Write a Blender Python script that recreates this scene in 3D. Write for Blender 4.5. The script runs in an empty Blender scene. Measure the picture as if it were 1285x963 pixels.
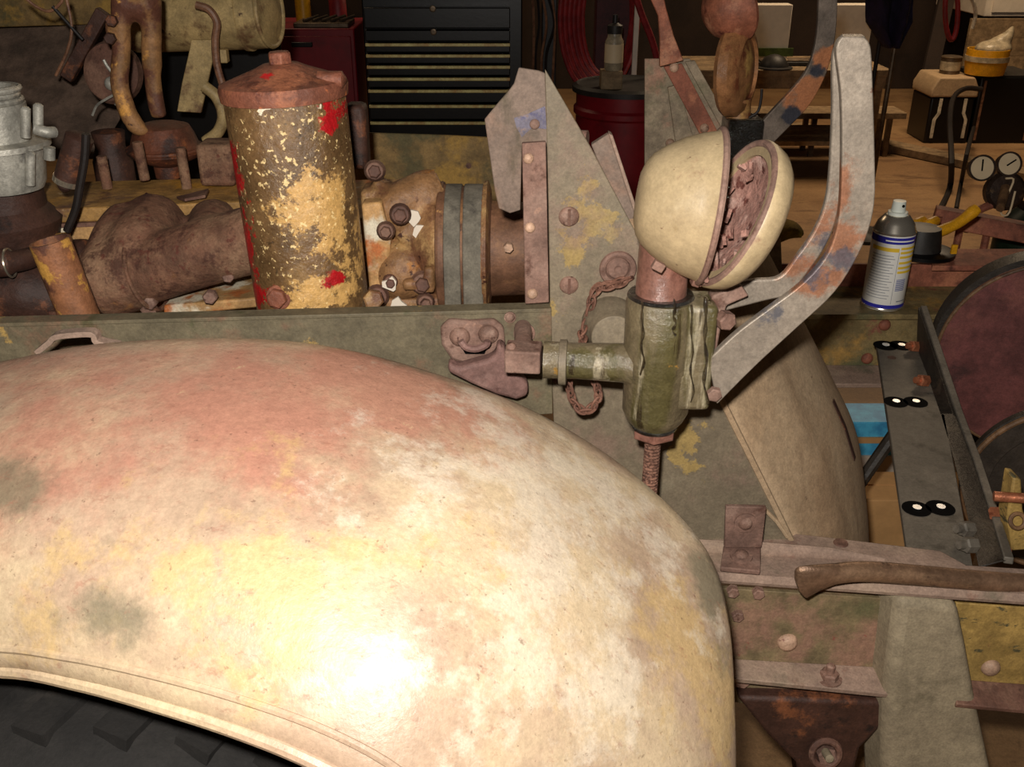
import bpy, bmesh, math, random
from mathutils import Vector, Matrix
random.seed(7)
V = Vector
# ---------------------------------------------------------------- camera / light / exposure
F = 1250.0; W, H = 1285.0, 963.0
PITCH = math.radians(26.0); CAM = V((0, 0, 1.6))
scene = bpy.context.scene
C = scene.collection
cam_d = bpy.data.cameras.new('camera'); cam = bpy.data.objects.new('camera', cam_d); C.objects.link(cam)
cam_d.sensor_width = 36.0; cam_d.lens = 36.0 * F / W; cam_d.clip_start = 0.02; cam_d.clip_end = 60
cam.location = CAM; cam.rotation_euler = (math.pi / 2 - PITCH, 0, 0)
scene.camera = cam
wld = bpy.data.worlds.new('workshop_air'); scene.world = wld; wld.use_nodes = True
wld.node_tree.nodes['Background'].inputs[0].default_value = (1.0, 0.72, 0.5, 1)
wld.node_tree.nodes['Background'].inputs[1].default_value = 0.012
def lamp(name, kind, loc, energy, color, size=0.1, aim=None):
    d = bpy.data.lights.new(name, kind); d.energy = energy; d.color = color
    if kind == 'AREA': d.size = size
    else: d.shadow_soft_size = size
    o = bpy.data.objects.new(name, d); o.location = loc; C.objects.link(o)
    if aim is not None: o.rotation_euler = (V(aim) - V(loc)).to_track_quat('-Z', 'Y').to_euler()
    return o
lamp('camera_flash', 'POINT', (-0.035, 0.0, 1.68), 84, (1.0, 0.94, 0.87), 0.018)
lamp('unseen_ceiling_fill', 'AREA', (2.6, 6.6, 3.6), 95, (1.0, 0.74, 0.48), 1.2, (2.6, 6.6, 0))  # unseen area light, added to lift the dark background floor
lamp('unseen_ceiling_fill', 'AREA', (-1.6, 5.8, 3.6), 18, (1.0, 0.74, 0.48), 1.2, (-1.6, 5.8, 0))  # second unseen light, added dim on the tool chest side
vs = scene.view_settings
vs.view_transform = 'Standard'; vs.look = 'None'; vs.gamma = 1.0; vs.use_curve_mapping = False; vs.exposure = 0.0

# ---------------------------------------------------------------- helpers
cp, sp = math.cos(PITCH), math.sin(PITCH)
def ray(u, v):
    a = (u - W / 2) / F; b = (H / 2 - v) / F
    return V((a, cp + b * sp, -sp + b * cp))
def P(u, v, Y):                     # world point seen at pixel (u, v) in the vertical plane y = Y
    d = ray(u, v); return CAM + d * (Y / d.y)
def PZ(u, v, z):                    # world point seen at pixel (u, v) on the level z
    d = ray(u, v); return CAM + d * ((z - CAM.z) / d.z)
def px(u, v, Y):                    # metres for one pixel there
    return Y / ray(u, v).y / F
X_, Y_, Z_ = V((1, 0, 0)), V((0, 1, 0)), V((0, 0, 1))
FWD = V((0.96, -0.28, 0)).normalized()      # vehicle axes
TRV = V((0.28, 0.96, 0)).normalized()

def frame(n):
    n = n.normalized(); a = X_ if abs(n.x) < 0.8 else Z_
    u = n.cross(a).normalized(); return u, n.cross(u), n
def spline(pts, n):
    pts = [V(p) for p in pts]; m = len(pts); out = []
    for i in range(n):
        s = i / (n - 1) * (m - 1); k = min(int(s), m - 2); t = s - k
        p0 = pts[k - 1] if k > 0 else pts[0] * 2 - pts[1]
        p1, p2 = pts[k], pts[k + 1]
        p3 = pts[k + 2] if k + 2 < m else pts[-1] * 2 - pts[-2]
        out.append(0.5 * ((2 * p1) + (p2 - p0) * t + (2 * p0 - 5 * p1 + 4 * p2 - p3) * t * t + (3 * p1 - p0 - 3 * p2 + p3) * t ** 3))
    return out
class MB:
    def __init__(s): s.v = []; s.f = []
    def add(s, vs, fs):
        n = len(s.v); s.v += [V(p) for p in vs]; s.f += [tuple(i + n for i in f) for f in fs]; return s
    def box(s, c, sx, sy, sz, R=None):
        R = R or Matrix.Identity(3); c = V(c)
        vs = [c + R @ V((x * sx / 2, y * sy / 2, z * sz / 2)) for x in (-1, 1) for y in (-1, 1) for z in (-1, 1)]
        return s.add(vs, [(0, 1, 3, 2), (4, 6, 7, 5), (0, 4, 5, 1), (2, 3, 7, 6), (0, 2, 6, 4), (1, 5, 7, 3)])
    def prism(s, pts, d):
        n = len(pts); d = V(d); pts = [V(p) for p in pts]
        return s.add(pts + [p + d for p in pts], [tuple(range(n - 1, -1, -1)), tuple(range(n, 2 * n))] +
                     [(i, (i + 1) % n, n + (i + 1) % n, n + i) for i in range(n)])
    def ribbon(s, A, B, d):           # strip between two edge lines, thickness d
        n = len(A); d = V(d)
        vs = [V(p) for p in A] + [V(p) for p in B]; vs += [p + d for p in vs]; m = 2 * n; fs = []
        for i in range(n - 1):
            fs += [(i, i + 1, n + i + 1, n + i), (m + i, m + n + i, m + n + i + 1, m + i + 1),
                   (i, m + i, m + i + 1, i + 1), (n + i, n + i + 1, m + n + i + 1, m + n + i)]
        fs += [(0, n, m + n, m), (n - 1, m + n - 1, m + 2 * n - 1, 2 * n - 1)]
        return s.add(vs, fs)
    def loft(s, rings, cap=True, close=False):
        k = len(rings[0]); vs = [p for r in rings for p in r]; fs = []
        nr = len(rings)
        for i in range(nr if close else nr - 1):
            j2 = (i + 1) % nr
            for j in range(k): fs.append((i * k + j, i * k + (j + 1) % k, j2 * k + (j + 1) % k, j2 * k + j))
        if cap and not close: fs += [tuple(range(k - 1, -1, -1)), tuple(range((nr - 1) * k, nr * k))]
        return s.add(vs, fs)
    def tube(s, path, r, seg=12, cap=True, flat=1.0, up=None, close=False):
        path = [V(p) for p in path]; n = len(path); rs = r if isinstance(r, (list, tuple)) else [r] * n
        rings = []; T = (path[1] - path[0]).normalized()
        u = up.copy() if up else frame(T)[0]
        for i in range(n):
            if close: T = (path[(i + 1) % n] - path[i - 1]).normalized()
            else: T = (path[min(i + 1, n - 1)] - path[max(i - 1, 0)]).normalized()
            u = (u - T * u.dot(T)).normalized(); w = T.cross(u)
            rings.append([path[i] + (u * math.cos(a) + w * math.sin(a) * flat) * rs[i] for a in [2 * math.pi * j / seg for j in range(seg)]])
        return s.loft(rings, cap, close)
    def lathe(s, o, axis, prof, seg=32, a0=0.0, a1=2 * math.pi):
        u, w, n = frame(V(axis)); o = V(o)
        rings = [[o + n * h + (u * math.cos(2 * math.pi * j / seg) + w * math.sin(2 * math.pi * j / seg)) * max(r, 1e-5) for j in range(seg)] for h, r in prof]
        cl = abs(prof[0][0] - prof[-1][0]) + abs(prof[0][1] - prof[-1][1]) < .35 * max(abs(prof[0][1]), 1e-4) and prof[0][1] > 1e-4 and len(prof) > 4
        return s.loft(rings, not cl, cl)
    def sweep(s, path, wdir, w, th, close=False):
        path = [V(p) for p in path]; n = len(path); rings = []
        for i in range(n):
            if close: T = (path[(i + 1) % n] - path[i - 1]).normalized()
            else: T = (path[min(i + 1, n - 1)] - path[max(i - 1, 0)]).normalized()
            wd = wdir[i] if isinstance(wdir, list) else V(wdir)
            wd = (wd - T * wd.dot(T)).normalized(); N = T.cross(wd)
            ww = (w[i] if isinstance(w, list) else w) / 2; tt = (th[i] if isinstance(th, list) else th) / 2
            rings.append([path[i] + wd * ww + N * tt, path[i] - wd * ww + N * tt, path[i] - wd * ww - N * tt, path[i] + wd * ww - N * tt])
        return s.loft(rings, True, close)
    def dome(s, o, n, r, h, seg=16):
        return s.lathe(o, n, [(-0.002, r), (0.0, r), (h * .45, r * .88), (h * .8, r * .55), (h, 0)], seg)
    def hexa(s, o, n, r, h, rot=0.3):
        u, w, n = frame(V(n)); o = V(o)
        ring = lambda k, rr: [o + n * k + (u * math.cos(a) + w * math.sin(a)) * rr for a in [rot + math.pi / 3 * j for j in range(6)]]
        return s.loft([ring(-0.002, r), ring(h * .85, r), ring(h, r * .82)])
    def sphere(s, c, r, seg=16, rings=10):
        c = V(c); r = V((r, r, r)) if not isinstance(r, Vector) else r
        R = [[c + V((r.x * math.sin(p) * math.cos(a), r.y * math.sin(p) * math.sin(a), r.z * math.cos(p))) for a in [2 * math.pi * j / seg for j in range(seg)]]
             for p in [max(0.02, min(math.pi - 0.02, math.pi * i / rings)) for i in range(rings + 1)]]
        return s.loft(R)
    def torus(s, c, n, R, r, seg=32, sub=8, sc=1.0):
        u, w, n = frame(V(n)); c = V(c)
        return s.tube([c + u * R * math.cos(2 * math.pi * j / seg) + w * R * sc * math.sin(2 * math.pi * j / seg) for j in range(seg)], r, sub, close=True)
    def grid(s, rows):
        n, m = len(rows), len(rows[0])
        return s.add([p for r in rows for p in r], [(i * m + j, i * m + j + 1, (i + 1) * m + j + 1, (i + 1) * m + j) for i in range(n - 1) for j in range(m - 1)])

def lin(c):
    if isinstance(c, str): c = [int(c[i:i + 2], 16) / 255 for i in (0, 2, 4)]
    return tuple((x / 12.92 if x <= .04045 else ((x + .055) / 1.055) ** 2.4) for x in c)
def wmat(name, base, layers=(), rough=.65, metal=0.0, bump=.25, bs=70.0, mott=.3, ms=22.0, spec=.4, gain=1.0, coat=0.0, grain=95.0, ga=.75):
    m = bpy.data.materials.new(name); m.use_nodes = True; nt = m.node_tree; N = nt.nodes; L = nt.links
    bsdf = N['Principled BSDF']
    geo = N.new('ShaderNodeNewGeometry'); pos = geo.outputs['Position']
    def math_(op, a, b=None, clamp=False):
        n = N.new('ShaderNodeMath'); n.operation = op; n.use_clamp = clamp
        for i, x in enumerate((a, b)):
            if x is None: continue
            if isinstance(x, (int, float)): n.inputs[i].default_value = x
            else: L.new(x, n.inputs[i])
        return n.outputs[0]
    def noise(sc, seed=0, stretch=(1, 1, 1), detail=7.0, rg=.6, dist=0.0):
        mp = N.new('ShaderNodeMapping'); mp.inputs['Location'].default_value = (seed * 3.7, seed * 1.9, seed * 5.3); mp.inputs['Scale'].default_value = stretch
        L.new(pos, mp.inputs['Vector']); n = N.new('ShaderNodeTexNoise')
        n.inputs['Scale'].default_value = sc; n.inputs['Detail'].default_value = detail; n.inputs['Roughness'].default_value = rg; n.inputs['Distortion'].default_value = dist
        L.new(mp.outputs[0], n.inputs['Vector']); return n.outputs['Fac']
    def smooth(x, lo, hi):
        n = N.new('ShaderNodeMapRange'); n.interpolation_type = 'SMOOTHSTEP'; n.inputs['From Min'].default_value = lo; n.inputs['From Max'].default_value = hi
        L.new(x, n.inputs['Value']); return n.outputs['Result']
    def mix(f, a, b):
        n = N.new('ShaderNodeMix'); n.data_type = 'RGBA'; L.new(f, n.inputs['Factor'])
        for k, x in ((6, a), (7, b)):
            if isinstance(x, tuple): n.inputs[k].default_value = (*x, 1)
            else: L.new(x, n.inputs[k])
        return n.outputs[2]
    bl = tuple(min(.95, x * gain) for x in lin(base))
    col = mix(smooth(noise(ms, 1), .32, .68), tuple(x * (1 - mott) for x in bl), tuple(min(1, x * (1 + mott)) for x in bl))
    rv = rough; mv = metal
    rsock = None; msock = None
    for k, ly in enumerate(layers):
        c, sc, lo, hi = ly[:4]; o = ly[4] if len(ly) > 4 else {}
        nz = noise(sc, o.get('seed', k + 2), o.get('st', (1, 1, 1)), o.get('det', 8.0), o.get('rg', .62), o.get('dist', 0.0))
        if 'blob' in o:
            best = None
            for (ctr, r) in o['blob']:
                r = V((r, r, r)) if not isinstance(r, (tuple, Vector)) else V(r)
                mp = N.new('ShaderNodeMapping'); mp.vector_type = 'TEXTURE'; mp.inputs['Location'].default_value = ctr; mp.inputs['Scale'].default_value = r
                L.new(pos, mp.inputs['Vector']); ln = N.new('ShaderNodeVectorMath'); ln.operation = 'LENGTH'; L.new(mp.outputs[0], ln.inputs[0])
                d = math_('MAXIMUM', math_('MULTIPLY', math_('SUBTRACT', 1.0, ln.outputs['Value']), o.get('amp', .4)), -.6)
                best = d if best is None else math_('MAXIMUM', best, d)
            nz = math_('ADD', nz, best)
        f = smooth(nz, lo, hi)
        if 'op' in o: f = math_('MULTIPLY', f, o['op'])
        lc = tuple(min(.95, x * gain) for x in lin(c))
        col = mix(f, col, lc)
        for key, cur, dflt in (('rough', rsock, rough), ('metal', msock, metal)):
            if key in o:
                n = N.new('ShaderNodeMix'); n.data_type = 'FLOAT'; L.new(f, n.inputs['Factor'])
                if cur is None: n.inputs[2].default_value = dflt
                else: L.new(cur, n.inputs[2])
                n.inputs[3].default_value = o[key]
                if key == 'rough': rsock = n.outputs[0]
                else: msock = n.outputs[0]
    for gs, gl, gh in ((grain * 3.2, 1 - .2 * ga, 1 + .2 * ga), (grain, 1 - .18 * ga, 1 + .18 * ga)):
        if gs <= 0: continue
        gn = smooth(noise(gs, 17, detail=5.0, rg=.7), .3, .7)
        mr = N.new('ShaderNodeMapRange'); mr.inputs['To Min'].default_value = gl; mr.inputs['To Max'].default_value = gh; L.new(gn, mr.inputs['Value'])
        vm = N.new('ShaderNodeVectorMath'); vm.operation = 'SCALE'; L.new(col, vm.inputs[0]); L.new(mr.outputs[0], vm.inputs['Scale']); col = vm.outputs[0]
    L.new(col, bsdf.inputs['Base Color'])
    bsdf.inputs['Roughness'].default_value = rough; bsdf.inputs['Metallic'].default_value = metal
    if rsock is not None: L.new(rsock, bsdf.inputs['Roughness'])
    if msock is not None: L.new(msock, bsdf.inputs['Metallic'])
    bsdf.inputs['Specular IOR Level'].default_value = spec
    if coat: bsdf.inputs['Coat Weight'].default_value = coat; bsdf.inputs['Coat Roughness'].default_value = .12
    if bump:
        b = N.new('ShaderNodeBump'); b.inputs['Strength'].default_value = bump; b.inputs['Distance'].default_value = .007
        L.new(noise(bs, 9, detail=9.0, rg=.65), b.inputs['Height']); L.new(b.outputs[0], bsdf.inputs['Normal'])
        if coat: L.new(b.outputs[0], bsdf.inputs['Coat Normal'])
    return m

def tag(o, label=None, cat=None, group=None, kind=None):
    for k, x in (('label', label), ('category', cat), ('group', group), ('kind', kind)):
        if x: o[k] = x
    return o
def thing(name, label, cat, loc, group=None):
    o = bpy.data.objects.new(name, None); o.location = loc; o.empty_display_size = .05; C.objects.link(o)
    return tag(o, label, cat, group)
ABS = {}
def build(name, mb, mat, parent=None, bevel=0.0, ang=35, sub=0, solid=0.0, remesh=0.0, flip=False, seg=2, smoothit=0, label=None):
    lo = [min(p[i] for p in mb.v) for i in range(3)]; hi = [max(p[i] for p in mb.v) for i in range(3)]
    org = V(((lo[0] + hi[0]) / 2, (lo[1] + hi[1]) / 2, lo[2]))
    me = bpy.data.meshes.new(name)
    me.from_pydata([p - org for p in mb.v], [], mb.f)
    bm = bmesh.new(); bm.from_mesh(me); bmesh.ops.remove_doubles(bm, verts=bm.verts, dist=2e-5)
    bmesh.ops.recalc_face_normals(bm, faces=bm.faces); bm.to_mesh(me); bm.free()
    for p in me.polygons: p.use_smooth = True
    me.set_sharp_from_angle(angle=math.radians(ang))
    me.materials.append(mat)
    o = bpy.data.objects.new(name, me); C.objects.link(o)
    pa = ABS.get(parent.name, None) if parent else None
    if parent:
        pa = pa if pa is not None else V(parent.location)
        o.parent = parent; o.location = org - pa
    else: o.location = org
    ABS[o.name] = org
    if solid:
        md = o.modifiers.new('thickness', 'SOLIDIFY'); md.thickness = solid; md.offset = -1
    if remesh:
        md = o.modifiers.new('fuse', 'REMESH'); md.mode = 'VOXEL'; md.voxel_size = remesh; md.use_smooth_shade = True
        md = o.modifiers.new('soften', 'SMOOTH'); md.factor = .6; md.iterations = smoothit or 6
    if bevel:
        md = o.modifiers.new('bevel', 'BEVEL'); md.width = bevel; md.segments = seg; md.limit_method = 'ANGLE'; md.angle_limit = math.radians(40)
    if sub:
        md = o.modifiers.new('subsurf', 'SUBSURF'); md.levels = sub; md.render_levels = sub
    if label: o['label'] = label
    return o
def struct(name, mb, mat, **k):
    o = build(name, mb, mat, **k); o['kind'] = 'structure'; return o
TOCAM = V((0, -1, 0.35)).normalized()

# ---------------------------------------------------------------- materials
fc = lambda u, v, Y: tuple(P(u, v, Y))
m_fender = wmat('fender_worn_paint', 'c2a68c', [
    ('dcc4a0', 5, .42, .62, {'seed': 2, 'st': (1, 1.4, 1)}),
    ('c48873', 7, .52, .80, {'seed': 3, 'blob': [(fc(230, 560, .82), (.26, .2, .12)), (fc(470, 520, .88), (.18, .12, .1)), (fc(300, 480, .9), (.2, .08, .06))], 'amp': .5, 'op': .85, 'rg': .7}),
    ('dbb97c', 11, .60, .74, {'seed': 5, 'blob': [(fc(330, 720, .7), (.3, .14, .14)), (fc(150, 510, .88), (.1, .06, .06)), (fc(860, 820, .75), (.1, .2, .2)), (fc(150, 830, .58), (.3, .05, .06))], 'amp': .26, 'op': .65, 'rg': .7}),
    ('77745e', 8, .62, .82, {'seed': 8, 'blob': [(fc(40, 650, .72), (.09, .09, .09)), (fc(170, 680, .7), (.08, .06, .06)), (fc(60, 780, .62), (.2, .05, .05)), (fc(890, 740, .8), (.04, .2, .16)), (fc(520, 456, .96), (.22, .06, .05)), (fc(60, 480, .93), (.25, .06, .06)), (fc(480, 690, .74), (.08, .05, .05)), (fc(540, 790, .68), (.1, .05, .05))], 'amp': .42, 'op': .7, 'rg': .7}),
    ('f0e2cc', 16, .54, .70, {'seed': 13, 'op': .6, 'blob': [(fc(700, 640, .8), (.25, .2, .15)), (fc(620, 830, .66), (.25, .1, .1))], 'amp': .2, 'rg': .72}),
    ('a5705c', 70, .56, .68, {'seed': 14, 'op': .45, 'st': (.7, 1.6, 1), 'rg': .75}),
    ('6b5040', 170, .62, .70, {'seed': 21, 'op': .5}),
    ('e6cfa0', 34, .62, .70, {'seed': 25, 'op': .5, 'rg': .75}),
    ('6a4a3c', 60, .68, .80, {'seed': 30, 'blob': [(fc(345, 604, .79), .009), (fc(336, 674, .73), .010), (fc(655, 752, .7), .009), (fc(512, 686, .74), .007)], 'amp': .4, 'op': .8}),
], rough=.42, bump=.22, bs=60, mott=.12, ms=9, spec=.55, gain=.76, ga=.45)
OLL = [('97804f', 14, .60, .64, {'seed': 4, 'rg': .7, 'blob': [(fc(745, 275, 1.12), (.06, .05, .06)), (fc(712, 320, 1.12), (.03, .05, .06)), (fc(865, 560, 1.12), (.05, .05, .06)), (fc(690, 400, 1.1), (.05, .05, .03))], 'amp': .16}),
       ('80675a', 10, .48, .66, {'seed': 6, 'op': .6, 'rg': .7}), ('8f8872', 7, .55, .75, {'seed': 7, 'op': .5}), ('5d3526', 90, .68, .74, {'seed': 15, 'op': .6})]
m_olive = wmat('olive_drab_worn', '766a57', OLL, rough=.6, bump=.15, bs=50, mott=.18, ms=9)
m_sill = wmat('olive_sill_worn', '655c48', [('7d5a47', 11, .55, .68, {'seed': 6, 'op': .7}), ('474a2e', 14, .58, .68, {'seed': 3, 'op': .7}), ('a2854d', 16, .66, .70, {'seed': 5}), ('8e8468', 6, .5, .75, {'seed': 9, 'op': .45})], rough=.6, bump=.2, mott=.2)
m_rust = wmat('pink_brown_rust', '785c50', [('957a6c', 14, .45, .7, {'op': .7}), ('563a2f', 30, .56, .68), ('a5806c', 45, .64, .72, {'op': .6})], rough=.75, bump=.35, mott=.25)
m_bolt = wmat('rusty_bolt', '7c5f52', [('a68a7a', 60, .5, .7, {'op': .6}), ('50352b', 80, .58, .68)], rough=.65, bump=.4, bs=150)
m_bright_bolt = wmat('rubbed_bolt_head', 'b3927a', [('80594a', 90, .56, .66)], rough=.5, bump=.3, bs=150)
m_redbrown = wmat('red_brown_rust', '634539', [('80604f', 20, .45, .65), ('3d261e', 35, .58, .7)], rough=.7, bump=.35)
m_mauve = wmat('mauve_brown_casting', '73564f', [('8d6f66', 24, .5, .65, {'op': .8}), ('4d322c', 30, .58, .7)], rough=.7, bump=.3, bs=90)
m_cream = wmat('cream_lamp_paint', 'b5a07c', [('9c8768', 9, .45, .7, {'op': .7}), ('906654', 16, .60, .72, {'op': .7, 'rg': .7}), ('cfc0a0', 12, .56, .74, {'op': .6}), ('86704a', 26, .6, .7, {'op': .5, 'seed': 19}), ('5e3b2c', 110, .66, .72, {'op': .7})], rough=.45, bump=.12, mott=.12, ms=12, ga=.45, gain=.86)
m_lamp_in = wmat('pink_rusted_lamp_inside', '936c60', [('bfa093', 30, .5, .65, {'op': .7}), ('5a2f26', 60, .56, .66)], rough=.8, bump=.6, bs=120)
m_wet = wmat('oil_wet_olive', '675c46', [('47431f', 30, .44, .56, {'st': (1, 1, .10), 'op': .7, 'rg': .5}), ('9a9078', 36, .56, .64, {'st': (1, 1, .12), 'op': .8, 'seed': 12}), ('2a2015', 40, .56, .62, {'st': (1, 1, .09), 'op': .8, 'rough': .1, 'seed': 15}), ('8a6a35', 30, .66, .70, {'seed': 22})], rough=.3, bump=.45, bs=90, coat=.5, mott=.2)
m_drip = wmat('clinging_oil', '3d3320', [('1c140c', 70, .46, .58)], rough=.12, bump=.6, bs=140, coat=1.0)
m_wetred = wmat('oil_wet_rust', '80594c', [('5b372d', 30, .5, .7), ('a07a6a', 40, .6, .7, {'op': .6})], rough=.4, bump=.3, coat=.5)
HEAT = [('8f5a3c', 9, .58, .70, {'seed': 3, 'rg': .75, 'blob': [(fc(1040, 300, .97), (.06, .06, .04)), (fc(1020, 345, .97), (.05, .05, .03)), (fc(1040, 250, .97), (.03, .03, .05))], 'amp': .36, 'op': .8}),
        ('4e505a', 14, .60, .70, {'seed': 6, 'blob': [(fc(1000, 330, .97), (.05, .05, .03)), (fc(1050, 320, .97), (.03, .05, .02)), (fc(960, 390, .97), (.04, .04, .03))], 'amp': .34, 'op': .8, 'rg': .75}),
        ('a98a74', 16, .60, .72, {'seed': 8, 'op': .6}), ('6a4030', 70, .66, .73, {'op': .7})]
m_arm = wmat('heat_tinted_steel', '8c8174', HEAT, rough=.45, metal=.25, bump=.18, bs=60, mott=.12)
m_arm_far = wmat('dark_steel_with_copper_burn', '5d534a', [('94603f', 16, .55, .68, {'seed': 3, 'blob': [(fc(1005, 117, 2.0), (.06, .1, .05)), (fc(1030, 70, 2.0), (.04, .1, .03))], 'amp': .45}),
        ('2c2c33', 14, .6, .7, {'seed': 5, 'blob': [(fc(990, 140, 2.0), (.03, .1, .03)), (fc(1022, 88, 2.0), (.04, .1, .03))], 'amp': .45})], rough=.45, metal=.25, bump=.15, gain=1.5)
m_tan = wmat('dusty_tan_sheet', 'a08466', [('b39c7e', 3, .40, .62, {'st': (1.5, 1.5, .5), 'op': .8}), ('6b543f', 6, .56, .72, {'st': (2, 2, .4), 'op': .7}), ('574030', 60, .68, .74, {'op': .6})], rough=.8, bump=.1, mott=.12, ms=8)
m_dust = wmat('dusty_pink_grey_steel', '90796a', [('a08a76', 10, .5, .65, {'op': .7}), ('7a5648', 14, .58, .68, {'op': .7}), ('5b5a48', 8, .58, .7, {'op': .6}), ('4f3428', 110, .66, .72, {'op': .7})], rough=.8, bump=.25, mott=.15)
m_web = wmat('olive_web_pink_rust', '75664a', [('96705f', 9, .5, .64, {'op': .75}), ('5e5c3e', 8, .54, .68, {'op': .8}), ('8a4a40', 40, .64, .70, {'op': .7})], rough=.7, bump=.25)
m_yellow = wmat('yellow_worn_paint', '9c8048', [('4e4a34', 18, .57, .62, {'st': (1, 1, 2.5), 'rg': .7}), ('b08f4a', 8, .5, .7, {'op': .5}), ('7a4d38', 10, .62, .70, {'seed': 8})], rough=.6, bump=.2)
m_beam = wmat('grey_olive_dusty_beam', '8d8069', [('a5977c', 6, .45, .65, {'op': .7}), ('5f5742', 9, .58, .7, {'op': .7})], rough=.75, bump=.2, mott=.12)
m_pry = wmat('worn_brown_steel', '7d614c', [('94755b', 30, .5, .66, {'st': (.3, 1, 1)}), ('45302a', 20, .56, .68), ('a5574d', 9, .66, .72)], rough=.4, metal=.45, bump=.25)
def side(u0, u1, v0, v1, Y): return (fc((u0 + u1) / 2, (v0 + v1) / 2, Y), ((u1 - u0) / 2 * px(u0, v0, Y) * 1.2, .09, (v1 - v0) / 2 * px(u0, v0, Y) * 1.2))
m_filter = wmat('chipped_filter_paint', '634a2e', [
    ('86683f', 18, .50, .64, {'seed': 3, 'op': .7, 'rg': .7}),
    ('c0975a', 22, .60, .66, {'seed': 5, 'rg': .74, 'blob': [side(375, 460, 190, 350, 1.15), side(335, 440, 205, 310, 1.15), side(330, 460, 345, 396, 1.15), side(424, 474, 220, 396, 1.18)], 'amp': .30}),
    ('e3c68c', 150, .60, .64, {'seed': 6, 'blob': [side(290, 430, 130, 330, 1.15)], 'amp': .05, 'op': .9}),
    ('e8dcc0', 55, .58, .62, {'seed': 9, 'blob': [side(300, 420, 112, 136, 1.15)], 'amp': .16}),
    ('a3151a', 26, .55, .60, {'seed': 11, 'rg': .75, 'blob': [side(284, 312, 180, 260, 1.2), side(296, 326, 240, 330, 1.2), side(310, 340, 320, 395, 1.2), side(396, 428, 118, 185, 1.15), side(330, 362, 360, 395, 1.15), side(402, 428, 346, 368, 1.15)], 'amp': .21}),
    ('302415', 60, .60, .66, {'seed': 12, 'op': .7, 'rg': .7})], rough=.34, bump=.5, bs=80, mott=.3, ms=16, spec=.5, gain=1.1)
m_lid = wmat('red_brown_lid', '764735', [('9a6044', 18, .50, .62, {'rg': .7}), ('552c20', 26, .52, .64, {'rg': .7}), ('b4683f', 50, .62, .68), ('b51c1c', 18, .62, .66, {'seed': 14})], rough=.55, bump=.45, gain=1.1)
m_casting = wmat('dusty_brown_manifold', '6b4a38', [('8f7056', 7, .45, .62, {'op': .8, 'rg': .7}), ('43251c', 26, .50, .62, {'op': .8, 'rg': .72}), ('5a2a20', 60, .58, .66, {'op': .7}), ('9a6a3c', 14, .62, .70, {'op': .7})], rough=.75, bump=.55, bs=110, gain=1.1)
m_deck = wmat('orange_yellow_engine', '8c6a3a', [('a97a2e', 9, .52, .62), ('5d4130', 12, .54, .66), ('b6a080', 18, .64, .7, {'op': .7}), ('3b2418', 40, .62, .7)], rough=.6, bump=.3, gain=1.25)
m_block = wmat('cream_orange_block', 'a07c50', [('c9bfa8', 8, .52, .6), ('a35f33', 12, .56, .66), ('5b3526', 25, .62, .7)], rough=.55, bump=.25, gain=1.2)
m_pump = wmat('golden_brown_housing', '83603f', [('b08e5e', 15, .50, .62, {'op': .8, 'rg': .7}), ('613e2c', 18, .50, .62, {'op': .85, 'rg': .7}), ('e2d4bc', 26, .66, .69, {'rg': .7}), ('b5762f', 16, .60, .68, {'op': .6, 'seed': 17}), ('3f241a', 60, .60, .68)], rough=.45, bump=.45, gain=1.1)
m_pulley = wmat('brown_pulley', '6a4a36', [('86603f', 12, .5, .66), ('3f281e', 26, .6, .7), ('b98a55', 20, .68, .72)], rough=.6, bump=.25, gain=1.1)
m_belt = wmat('grey_rubber_belt', '6a6458', [('4d4840', 30, .52, .7)], rough=.85, bump=.2, bs=200, gain=1.1)
m_alu = wmat('weathered_aluminium', 'a8a59a', [('75716a', 22, .54, .68), ('8c7a5c', 16, .6, .7, {'op': .6})], rough=.45, metal=.35, bump=.25, gain=1.0)
m_darkcast = wmat('dark_oily_casting', '38231b', [('6b4028', 16, .54, .66, {'rg': .7}), ('1e1512', 20, .56, .7)], rough=.6, bump=.3, gain=1.3)
m_ochre = wmat('rusty_ochre_bracket', '6e4f30', [('4a2c20', 16, .46, .58), ('a8793a', 24, .58, .66), ('2f1d15', 30, .62, .7)], rough=.6, bump=.35, gain=1.6)
m_tank = wmat('beige_ochre_tank', '7d6b48', [('937d54', 6, .48, .66), ('553f2a', 14, .52, .66), ('3c2b1e', 26, .64, .7)], rough=.55, bump=.2, gain=1.7)
m_inner = wmat('dull_brown_panel', '55453a', [('3f342b', 8, .5, .7), ('6c5340', 5, .52, .7)], rough=.8, bump=.2, gain=1.4)
m_ochrepan = wmat('dull_ochre_green_panel', '64502f', [('4a4229', 8, .52, .64), ('80642f', 10, .55, .66), ('3a281c', 20, .64, .7)], rough=.7, bump=.25, gain=1.7)
m_farpanel = wmat('faded_khaki_far_panel', '6d6150', [('80604f', 10, .52, .66), ('55523d', 9, .55, .7)], rough=.7, bump=.2, gain=1.9)
m_farrust = wmat('far_rust_steel', '6f4232', [('8d5a42', 12, .5, .65), ('41231b', 16, .55, .7)], rough=.7, bump=.3, gain=1.7)
m_farolive = wmat('far_olive_yellow', '695a3a', [('8a6b38', 8, .52, .62), ('6b3f33', 12, .58, .68), ('4a4a32', 8, .55, .7)], rough=.7, bump=.25, gain=1.6)
m_farlamp = wmat('brown_rusted_far_lamp', '7b5536', [('9d7d48', 12, .52, .64), ('58301f', 18, .55, .68)], rough=.4, bump=.25, gain=1.7)
m_farred = wmat('far_oxide_arm', '7c4a36', [('9a6a50', 18, .52, .66), ('4a241b', 24, .56, .68)], rough=.6, bump=.3, gain=1.5)
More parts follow.
